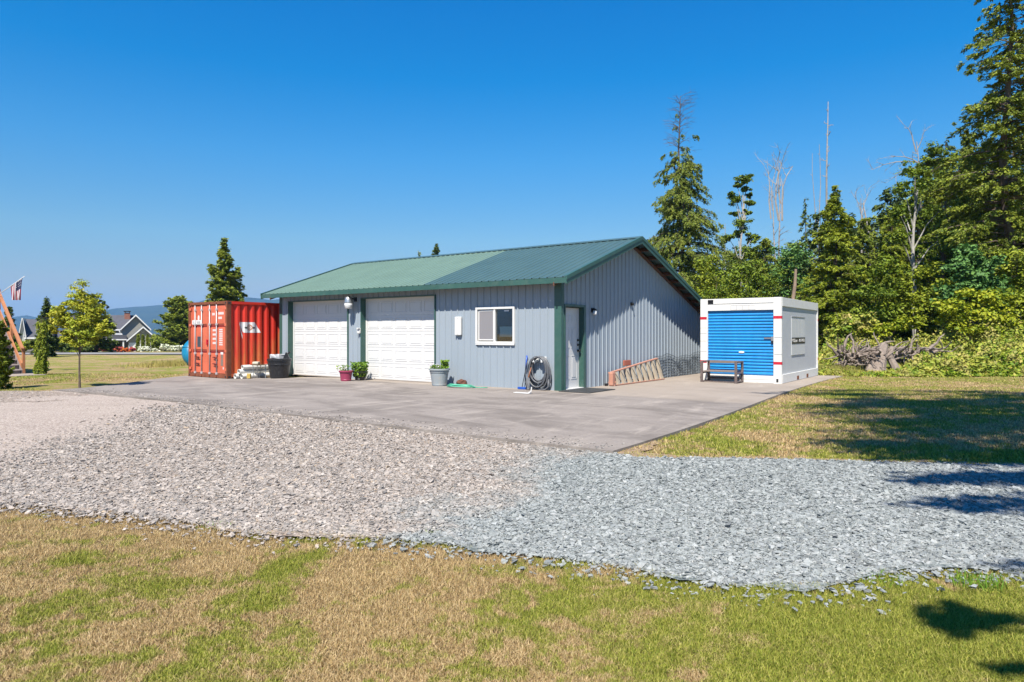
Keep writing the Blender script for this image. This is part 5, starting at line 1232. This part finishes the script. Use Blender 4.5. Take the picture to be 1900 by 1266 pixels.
for px, py, rp, mt_, lb in ((268, 647, 10, F_WHITE, 'white flowering bush nearest the far garage'), (290, 650, 6, F_WHITE, 'smallest white flowering bush of the roadside row'), (308, 646, 10, F_WHITE, 'white flowering bush in the middle of the row'), (325, 646, 11, F_WHITE, 'white flowering bush left of the blue slide'), (341, 646, 9, F_WHITE, 'white flowering bush next to the blue slide'),
    (192, 648, 7, F_PINK, 'purple pink flowering bush left of the red door'), (222, 648, 9, F_PINK, 'red flowering bush under the far porch window'), (236, 650, 8, F_ORNG, 'orange flower bed in front of the far house'), (247, 648, 6, F_PINK, 'red flowers near the far garage door')):
    crowned('flowering_bush', lb, px, 80, [(px-rp*.4, py, rp*.7, 0), (px+rp*.45, py+1, rp*.7, 0), (px, py-1.5, rp*.75, -.2)], mt_, .17, 330, trunk=False, cat='flower bush', group='flowering bushes along the road')
for px, py, rp, mt_, lb in ((56, 640, 17, F_YEL, 'bright green hedge bush right of the stairs'), (98, 640, 18, F_OAK, 'green hedge bush behind the weeping tree'), (130, 644, 13, F_DARK, 'dark rounded bush left of the yellow tree trunk'), (117, 636, 14, F_YEL, 'light hedge bush behind the dark bush'), (168, 643, 17, F_FIR, 'dark green bush right of the yellow tree trunk'), (150, 646, 11, F_YEL, 'bright low bush behind the yellow tree trunk'), (22, 645, 14, F_OAK, 'green bush behind the wooden steps')):
    crowned('hedge_bush', lb, px, 56, [(px-rp*.5, py+2, rp*.8, 0), (px+rp*.5, py+2, rp*.8, 0), (px, py-2, rp*.85, -.3), (px, py+7, rp*.8, -.4)], mt_, .15, 520, trunk=False, cat='bush', group='hedge bushes beyond the road')
n = 2600; q0 = (at(322, 33), 33); X = q0[0]+rng.normal(0, .7, n); Y = 33+rng.normal(0, 1.3, n)
V, Fc = blades(X, Y, rng.uniform(.1, .32, n), rng.uniform(.012, .02, n), .6)
tag(np_mesh('rough_grass', V, Fc, leafy('dry_reed', [(0, (.22, .26, .05)), (.5, (.42, .34, .13)), (1, (.5, .42, .2))], .3)), 'patch of taller rough grass on the lawn left of the container', 'rough grass', kind='stuff')
# ------------------------------------------------------------------ road
m = N('asphalt'); p = m.pos(); m.pbr(m.ramp(m.noise(p, 8, 6, .7), [(.3, (.16, .155, .15)), (.7, (.25, .245, .24))]), .9, 0, .3)
b = MB()
for k in range(30):
    x0 = -110+k*4; x1 = x0+4
    b.add([(x0, 49.0, float(ground_z(x0, 49))+.05), (x1, 49.0, float(ground_z(x1, 49))+.05), (x1, 53.5, float(ground_z(x1, 53.5))+.05), (x0, 53.5, float(ground_z(x0, 53.5))+.05)], [(0, 1, 2, 3)])
b.build('road', m.m)['kind'] = 'structure'

# ------------------------------------------------------------------ far house
YH = 128.0; HX0 = at(160, YH); HZ0 = zat(652, YH)
HR = R(31)
def hx(px): k_ = (px-950)/F; return (k_*YH-HX0)/(math.cos(HR)-k_*math.sin(HR))
def hz(py): return zat(py, YH)-HZ0
H = empty('far_house', (HX0, YH, HZ0), HR, 'grey gabled house with dark shingle roof beyond the road', 'house')
M_SID = paint('grey_siding', (.30, .29, .25), .8, .06, 1); M_SHG = paint('dark_shingles', (.085, .085, .10), .9, .15, 1.5); M_TRM = paint('white_house_trim', (.75, .75, .73), .6)
M_BRICK = paint('chimney_brick', (.28, .12, .08), .9, .2, 3); M_RDOOR = paint('red_house_door', (.40, .02, .02), .5)
def gable_y(px0, px1, pyE, pyR, y0, y1, wallbot=655, off=0):
    """block whose gable faces the viewer"""
    x0, x1, xm = hx(px0), hx(px1), (hx(px0)+hx(px1))/2; ze, zr = hz(pyE), hz(pyR); t = .35
    MB().prism([(x0+t, hz(wallbot)), (x1-t, hz(wallbot)), (x1-t, ze+.15), (xm, zr-.22), (x0+t, ze+.15)], 'y', y0+.55, y1-.1).build('wall', M_SID, H)
    rb = MB()
    for xa, za, xb, zb in ((x0, ze, xm, zr), (x1, ze, xm, zr)):
        rb.prism([(xa, za), (xb, zb), (xb, zb-.2), (xa, za-.2)], 'y', y0, y1)
    R_ = rb.build('roof', M_SHG, H)
    tb = MB()
    for xa, za, xb, zb in ((x0, ze, xm, zr), (x1, ze, xm, zr)): tb.prism([(xa, za+.03), (xb, zb+.03), (xb, zb-.27), (xa, za-.27)], 'y', y0-.09, y0-.003)
    tb.build('barge_board', M_TRM, R_)
def gable_x(px0, px1, pyE, pyR, y0, y1, wallbot=655):
    x0, x1 = hx(px0), hx(px1); ym = (y0+y1)/2; ze, zr = hz(pyE), hz(pyR)
    MB().prism([(y0+.45, hz(wallbot)), (y1-.45, hz(wallbot)), (y1-.45, ze), (ym, zr-.25), (y0+.45, ze)], 'x', x0+.3, x1-.3).build('wall', M_SID, H)
    rb = MB()
    for ya, za in ((y0, ze), (y1, ze)): rb.prism([(ya, za), (ym, zr), (ym, zr-.2), (ya, za-.2)], 'x', x0, x1)
    R_ = rb.build('roof', M_SHG, H)
    MB().box(x0, x1, y0-.08, y0-.003, ze-.25, ze+.02).build('fascia', M_TRM, R_)
gable_x(118, 252, 611, 583, 1.0, 10)
gable_y(223, 280, 611, 583, -.6, 9.0)
gable_y(233, 292, 632, 606, -6.0, -.7)
gable_x(100, 160, 632, 612, -1.5, 1.5)
# left wing seen end on
gable_x(48, 100, 626, 593, -3.5, 6.0)
w_ = MB().prism([(hx(38), hz(650)), (hx(50), hz(650)), (hx(50), hz(627)), (hx(44), hz(594)), (hx(38), hz(627))], 'y', -3.2, 5.5).build('wall', paint('pale_gable', (.45, .47, .46), .7), H)
MB().prism([(hx(36.5), hz(628)), (hx(44), hz(592)), (hx(45), hz(592)), (hx(38), hz(628))], 'y', -3.6, 5.8).prism([(hx(45), hz(592)), (hx(51), hz(626)), (hx(52.5), hz(626)), (hx(46), hz(592))], 'y', -3.7, -3.2).build('barge_board', M_TRM, w_)
# porch
MB().box(hx(184), hx(234), -3.4, 1.2, hz(629.5), hz(622)).build('porch_roof', M_SHG, H)
MB().box(hx(184), hx(234), -3.5, -3.4, hz(631.5), hz(629.5)).box(hx(184), hx(232), .2, .5, hz(621.5), hz(618.5)).build('porch_trim', M_TRM, H)
for px in (186, 205, 228): MB().box(hx(px)-.12, hx(px)+.12, -3.3, -3.06, hz(654), hz(631)).build('porch_column', M_TRM, H)
D_ = MB().box(hx(193.5), hx(202), 1.25, 1.4, hz(652), hz(634)).build('door', M_RDOOR, H); tag(D_, 'red front door')
M_PANE = paint('dark_pane', (.05, .07, .09), .1)
for px0, px1, y0_, y1_3, yy in ((212.5, 220.5, 646, 634, 1.3), (196, 201, 617, 611, .9), (206, 213, 617, 611, .9), (221, 226, 617, 611, .9)):
    fr_ = MB().box(hx(px0), hx(px1), yy-.05, yy+.1, hz(y0_), hz(y1_3)).build('window', M_TRM, H)
    MB().box(hx(px0)+.12, hx(px1)-.12, yy-.08, yy-.053, hz(y0_)+.12, hz(y1_3)-.12).build('pane', M_PANE, fr_)
D_ = MB().box(hx(238), hx(250), -5.5, -5.4, hz(652), hz(636)).box(hx(256), hx(284), -5.5, -5.42, hz(654), hz(638)).build('garage_door', M_TRM, H)
vt = MB().tube([(hx(262.5), -5.55, hz(614.5)), (hx(262.5), -5.44, hz(614.5))], .24, 14).build('round_vent', M_TRM, H); MB().tube([(hx(262.5), -5.58, hz(614.5)), (hx(262.5), -5.551, hz(614.5))], .14, 12).build('vent_opening', M_PANE, vt)
ch_ = MB().box(hx(232), hx(243), 4.2, 5.4, hz(600), hz(578.5)).build('chimney', M_BRICK, H)
MB().box(hx(230.5), hx(244.5), 4.0, 5.6, hz(576.5), hz(575)).box(hx(233), hx(234), 4.3, 5.3, hz(578.5), hz(576.5)).box(hx(241), hx(242), 4.3, 5.3, hz(578.5), hz(576.5)).build('chimney_cap', M_DARKMETAL, ch_)
# ------------------------------------------------------------------ wooden stairs and flag
SB = Vector((-18.25, 25.4, -.10)); SA = math.atan2(.592, -.806)
ST = empty('wooden_stairs', SB, SA, 'wooden outdoor stairs with orange brown rail climbing left', 'stairs')
M_RAIL = paint('orange_stained_wood', (.46, .19, .08), .7, .15, 5); M_TRD = paint('grey_weathered_tread', (.40, .34, .31), .85, .2, 4); M_RIS = paint('dark_riser', (.22, .18, .17), .85, .2, 4)
rise, run = .183, .205
for k in range(14):
    MB().box(k*run-.02, k*run+run+.005, .06, 1.25, (k+1)*rise-.035, (k+1)*rise, bev=.005).build('tread', M_TRD, ST)
    MB().box(k*run+.012, k*run+.032, .07, 1.24, k*rise, (k+1)*rise-.036).build('riser', M_RIS, ST)
def sbar(y0_, y1_3, za, zb, s0=0, s1=2.75, k_=rise/run):
    return MB().add([(s0, y0_, za+s0*k_), (s1, y0_, za+s1*k_), (s1, y0_, zb+s1*k_), (s0, y0_, zb+s0*k_), (s0, y1_3, za+s0*k_), (s1, y1_3, za+s1*k_), (s1, y1_3, zb+s1*k_), (s0, y1_3, zb+s0*k_)],
                    [(0, 1, 2, 3), (7, 6, 5, 4), (3, 2, 6, 7), (0, 4, 5, 1), (0, 3, 7, 4), (1, 5, 6, 2)])
for yy in (.0, 1.27):
    sbar(yy, yy+.045, -.05, .16).build('stringer', M_RIS, ST); sbar(yy-.03, yy+.07, 1.0, 1.045, -.06).build('hand_rail', M_RAIL, ST); sbar(yy, yy+.04, .86, .99).build('rail_board', M_RAIL, ST); sbar(yy, yy+.04, .24, .42).build('lower_rail', M_RAIL, ST)
    for s0 in (0, 1.2, 2.55): MB().box(s0, s0+.09, yy-.09, yy-.002, -.05+max(0, s0*rise/run-.1), s0*rise/run+1.0, bev=.005).build('post', M_RAIL, ST)
MB().box(2.87, 5.0, -.05, 1.6, 14*rise-.05, 14*rise, bev=.004).box(2.87, 5.0, -.05, 1.6, 14*rise-.25, 14*rise-.051).build('deck', M_TRD, ST)
for s0 in (2.95, 4.8):
    for yy in (0, 1.45): MB().box(s0, s0+.1, yy, yy+.1, -.1, 14*rise-.25, bev=.005).build('deck_post', M_RAIL, ST)
o = MB().box(-1.25, .02, -.35, 1.9, -.06, .03, bev=.02).build('landing_pad', MAT_CONC); o.location = SB; o.rotation_euler.z = SA; tag(o, 'small grey concrete pad at the foot of the wooden stairs', 'pad')
# flag
FY = 26.6
fp0 = Vector((at(-6, FY), FY, zat(549, FY))); fp1 = Vector((at(51, FY), FY-.15, zat(513.5, FY)))
FG = empty('flag', fp0, 0, 'flag with red and white stripes on a slanted white pole at the stairs', 'flag')
MB().tube([(0, 0, 0), fp1-fp0], .014, 8).build('pole', M_VINYL, FG, smooth=True)
MB().box(-.08, .05, -.06, .06, -.12, .03).build('pole_bracket', M_DARKMETAL, FG)
M_FR = paint('flag_red', (.30, .02, .035), .8); M_FW = paint('flag_white', (.62, .60, .62), .8); M_FB = paint('flag_blue', (.015, .02, .07), .8)
d_ = (fp1-fp0); ax = d_.normalized(); Lp = d_.length; b = MB(); fm = []
h0, h1 = Lp*.50, Lp*.93; NS = 13; NV = 12; fl_len = .66
def fpnt(u, v):
    s_ = h0+(h1-h0)*u; sx = .78+.22*(1-v)
    p = ax*(h0+(h1-h0)*(u*sx+(1-sx)*.05)); p.z = (ax*s_).z*(1-v)+(ax*(h0+(h1-h0)*.35)).z*v-fl_len*v
    p.y += .05*math.sin(u*11+v*2)*(.25+v); return p
for i in range(NS):
    for j in range(NV):
        q = [fpnt(a/NS, c/NV) for a, c in ((i, j), (i+1, j), (i+1, j+1), (i, j+1))]; b.add(q, [(0, 1, 2, 3)])
        fm.append(2 if (i >= 6 and j < NV*.42) else (0 if i % 2 == 0 else 1))
o = b.build('cloth', [M_FR, M_FW, M_FB], FG, fix=False)
for pl_, mi in zip(o.data.polygons, fm): pl_.material_index = mi
sd_ = o.modifiers.new('thickness', 'SOLIDIFY'); sd_.thickness = .004
b = MB()
for i in range(4):
    for j in range(3):
        p = fpnt((6.7+i*1.75)/NS, (.7+j*1.5)/NV); b.box(p.x-.011, p.x+.011, p.y-.012, p.y+.012, p.z-.011, p.z+.011)
b.build('stars', M_FW, FG)
# slide
SL = empty('tube_slide', (at(352, 28), 28, -.1), 0, 'blue plastic tube slide showing behind the red container', 'slide')
P = [(at(a, 28)-at(352, 28), c, zat(z, 28)+.1) for a, z, c in ((392,616,.8),(372,628,.45),(358,641,.1),(352,655,-.1),(362,668,-.1),(382,680,.1))]
Pf = []
for i in range(len(P)-1):
    for q in range(5): Pf.append(Vector(P[i]).lerp(Vector(P[i+1]), q/5))
Pf.append(Vector(P[-1])); Pf = [sum((Pf[max(0, min(len(Pf)-1, i+k_))] for k_ in (-3, -2, -1, 0, 1, 2, 3)), Vector())/7 for i in range(len(Pf))]
M_SLD = paint('blue_plastic_slide', (.01, .19, .34), .35)
MB().tube(Pf, .33, 24).build('tube', M_SLD, SL, smooth=True)
for i in (6, 13, 19):
    a, c = Pf[i], Pf[i+1]; d = (c-a).normalized(); MB().tube([a-d*.03, a+d*.03], .355, 24).build('joint_ring', M_SLD, SL)
for i in (4, 22): MB().tube([(Pf[i].x+.1, Pf[i].y+.3, 0), (Pf[i].x+.1, Pf[i].y+.3, Pf[i].z)], .04, 8).build('support_post', M_DARKMETAL, SL)
# ------------------------------------------------------------------ mountains
prof = [(-600,600),(-200,596),(0,597),(30,590),(50,585),(70,590),(110,598),(180,580),(205,574),(230,571),(262,569),(290,567),(315,565),(340,563),(370,560),(395,553),(412,550),(440,556),(458,552),(480,554),(505,557),(530,553),(600,556),(700,566),(900,580),(1200,590),(2600,604)]
YM = 3300.0; px_ = np.linspace(-600, 2600, 420); top = np.interp(px_, [q[0] for q in prof], [q[1] for q in prof]); rows = 16
V = []
for j in range(rows):
    t = j/(rows-1); yd = YM-900*(1-t)
    for q, tp in zip(px_, top):
        x = (q-950)/F*YM; hh = (CH+(HZ-tp)*YM/F)
        z = hh*t**1.2*(1+.22*(1-t)*mn.noise(Vector((x*.004, t*2.5, 1)))*2)+(3*mn.noise(Vector((x*.02, t*6, 4))))*t-6*(1-t)
        V.append((x, yd, z))
for q, tp in zip(px_, top): V.append(((q-950)/F*YM, YM+400, -10))
V = np.array(V); nx = len(px_); i, j = np.meshgrid(np.arange(nx-1), np.arange(rows)); b = (j*nx+i).ravel()
m = N('forested_hill'); m.pbr(m.ramp(m.noise(m.pos(), .01, 6, .7), [(.3, (.02, .032, .026)), (.7, (.04, .055, .04))]), 1, 0, 0)
np_mesh('mountains', V, np.stack([b, b+1, b+nx+1, b+nx], 1), m.m, smooth=True)['kind'] = 'structure'
# ------------------------------------------------------------------ tall trees to the right of the viewer, seen only by their shade
def in_px(poly, n):
    P = [pix(*q) for q in poly]; xs_ = [p[0] for p in P]; ys_ = [p[1] for p in P]; o_ = []
    while len(o_) < n:
        x, y = rng.uniform(min(xs_), max(xs_)), rng.uniform(min(ys_), max(ys_))
        if in_poly(np.array([x]), np.array([y]), P)[0]: o_.append((x, y))
    return o_
def shade_tree(name, label, X, Y, h, spots, mat, leaf=.16):
    """spots: (ground x, ground y, height, radius, leaves): a bough of the crown for each patch of shade"""
    T = empty(name, (X, Y, -.05), 0, label, 'tree'); tb = MB(); f = trunk_mesh(tb, h, .2, wob=.2, top=.2); Cs = []; Ns = []
    for gx_, gy_, z, rad, m_ in spots:
        c = Vector((gx_-z*.185-X, gy_-z*.691-Y, z)); a = f(max(.15, min(.92, (z-1.2)/h)))
        tb.tube([a, a.lerp(c, .5)+Vector((0, 0, .25)), c], [.05, .03, .012], 5, False)
        for _ in range(6):
            s_ = rng.normal(0, 1, 3)*np.array([1.0, .45, .3])*rad*.6; k_ = max(8, m_//6)
            v = rng.normal(0, 1, (k_, 3))*np.array([.5, .22, .2])*rad*.62; Cs.append(v+np.array(c)+s_); nn = rng.normal(0, .5, (k_, 3)); nn[:, 2] += .8; Ns.append(nn)
            tb.tube([c, c+Vector(s_)], [.012, .005], 3, False)
    tb.build('trunk', BARK, T, fix=False); C = np.concatenate(Cs); V, Q = leaf_quads(C, np.concatenate(Ns), rng.uniform(.6, 1.4, len(C))*leaf, .6); np_mesh('crown', V, Q, mat, T)
sp_ = []
for gx_, gy_ in in_px([(1480,745),(1530,724),(1680,716),(1780,720),(1900,716),(2060,718),(2100,850),(1900,850),(1650,845),(1600,812),(1680,775)], 46): sp_.append((gx_, gy_, 9+(gy_-8)*.8+rng.uniform(0, 2.5), rng.uniform(.5, 1.15), 330))
for gx_, gy_ in in_px([(1640,745),(1900,740),(2000,860),(1700,850)], 20): sp_.append((gx_, gy_, 9+(gy_-8)*.8+rng.uniform(0, 2.5), rng.uniform(.8, 1.4), 620))
for gx_, gy_ in in_px([(1600,870),(2000,868),(2000,900),(1700,892)], 6): sp_.append((gx_, gy_, 9+rng.uniform(0, 1), rng.uniform(.3, .55), 120))
shade_tree('tall_tree', 'tall spreading tree out of frame at right that shades the right lawn', 6.6, 2.2, 19, sp_, F_OAK)
sp_ = []
for gx_, gy_ in in_px([(1700,930),(1900,905),(2050,920),(2050,1075),(1890,1065),(1780,1000)], 8): sp_.append((gx_, gy_, 6.6+rng.uniform(0, 1.6), rng.uniform(.25, .5), 170))
for gx_, gy_ in in_px([(1690,1122),(1790,1118),(1960,1170),(1960,1255),(1860,1232),(1760,1160)], 7): sp_.append((gx_, gy_, 4.9+rng.uniform(0, .5), rng.uniform(.08, .16), 70))
shade_tree('tall_tree', 'tree near the viewer out of frame that shades the right gravel', 3.5, .1, 8.2, sp_, F_OAK, .11)
# ------------------------------------------------------------------ every separate post, board and bracket an object of its own
for o in list(bpy.data.objects):
    if o.type == 'FONT': mesh_text(o)
for o in list(bpy.data.objects):
    b_ = o.name.split('.')[0]
    if o.type == 'MESH' and b_ in ('corner_post', 'barge_rafter', 'cam_keeper', 'purlin', 'door_knob', 'bracket', 'rubber_seal', 'number_window', 'joint_ring', 'panel_rib', 'panel_trim', 'stretcher', 'screw', 'hinge', 'strap', 'end_frame_post', 'light_block', 'porch_trim'):
        split_loose(o)
# ------------------------------------------------------------------ air
m = N('air'); pv = m.n('ShaderNodeVolumePrincipled'); pv.inputs['Color'].default_value = (.22, .50, 1, 1); pv.inputs['Density'].default_value = HAZE_D; pv.inputs['Anisotropy'].default_value = 0
m.l(pv.outputs[0], m.o.inputs[1])
o = MB().box(-4500, 4500, -4500, 4500, -12.5, 215).build('haze', m.m); o['kind'] = 'stuff'
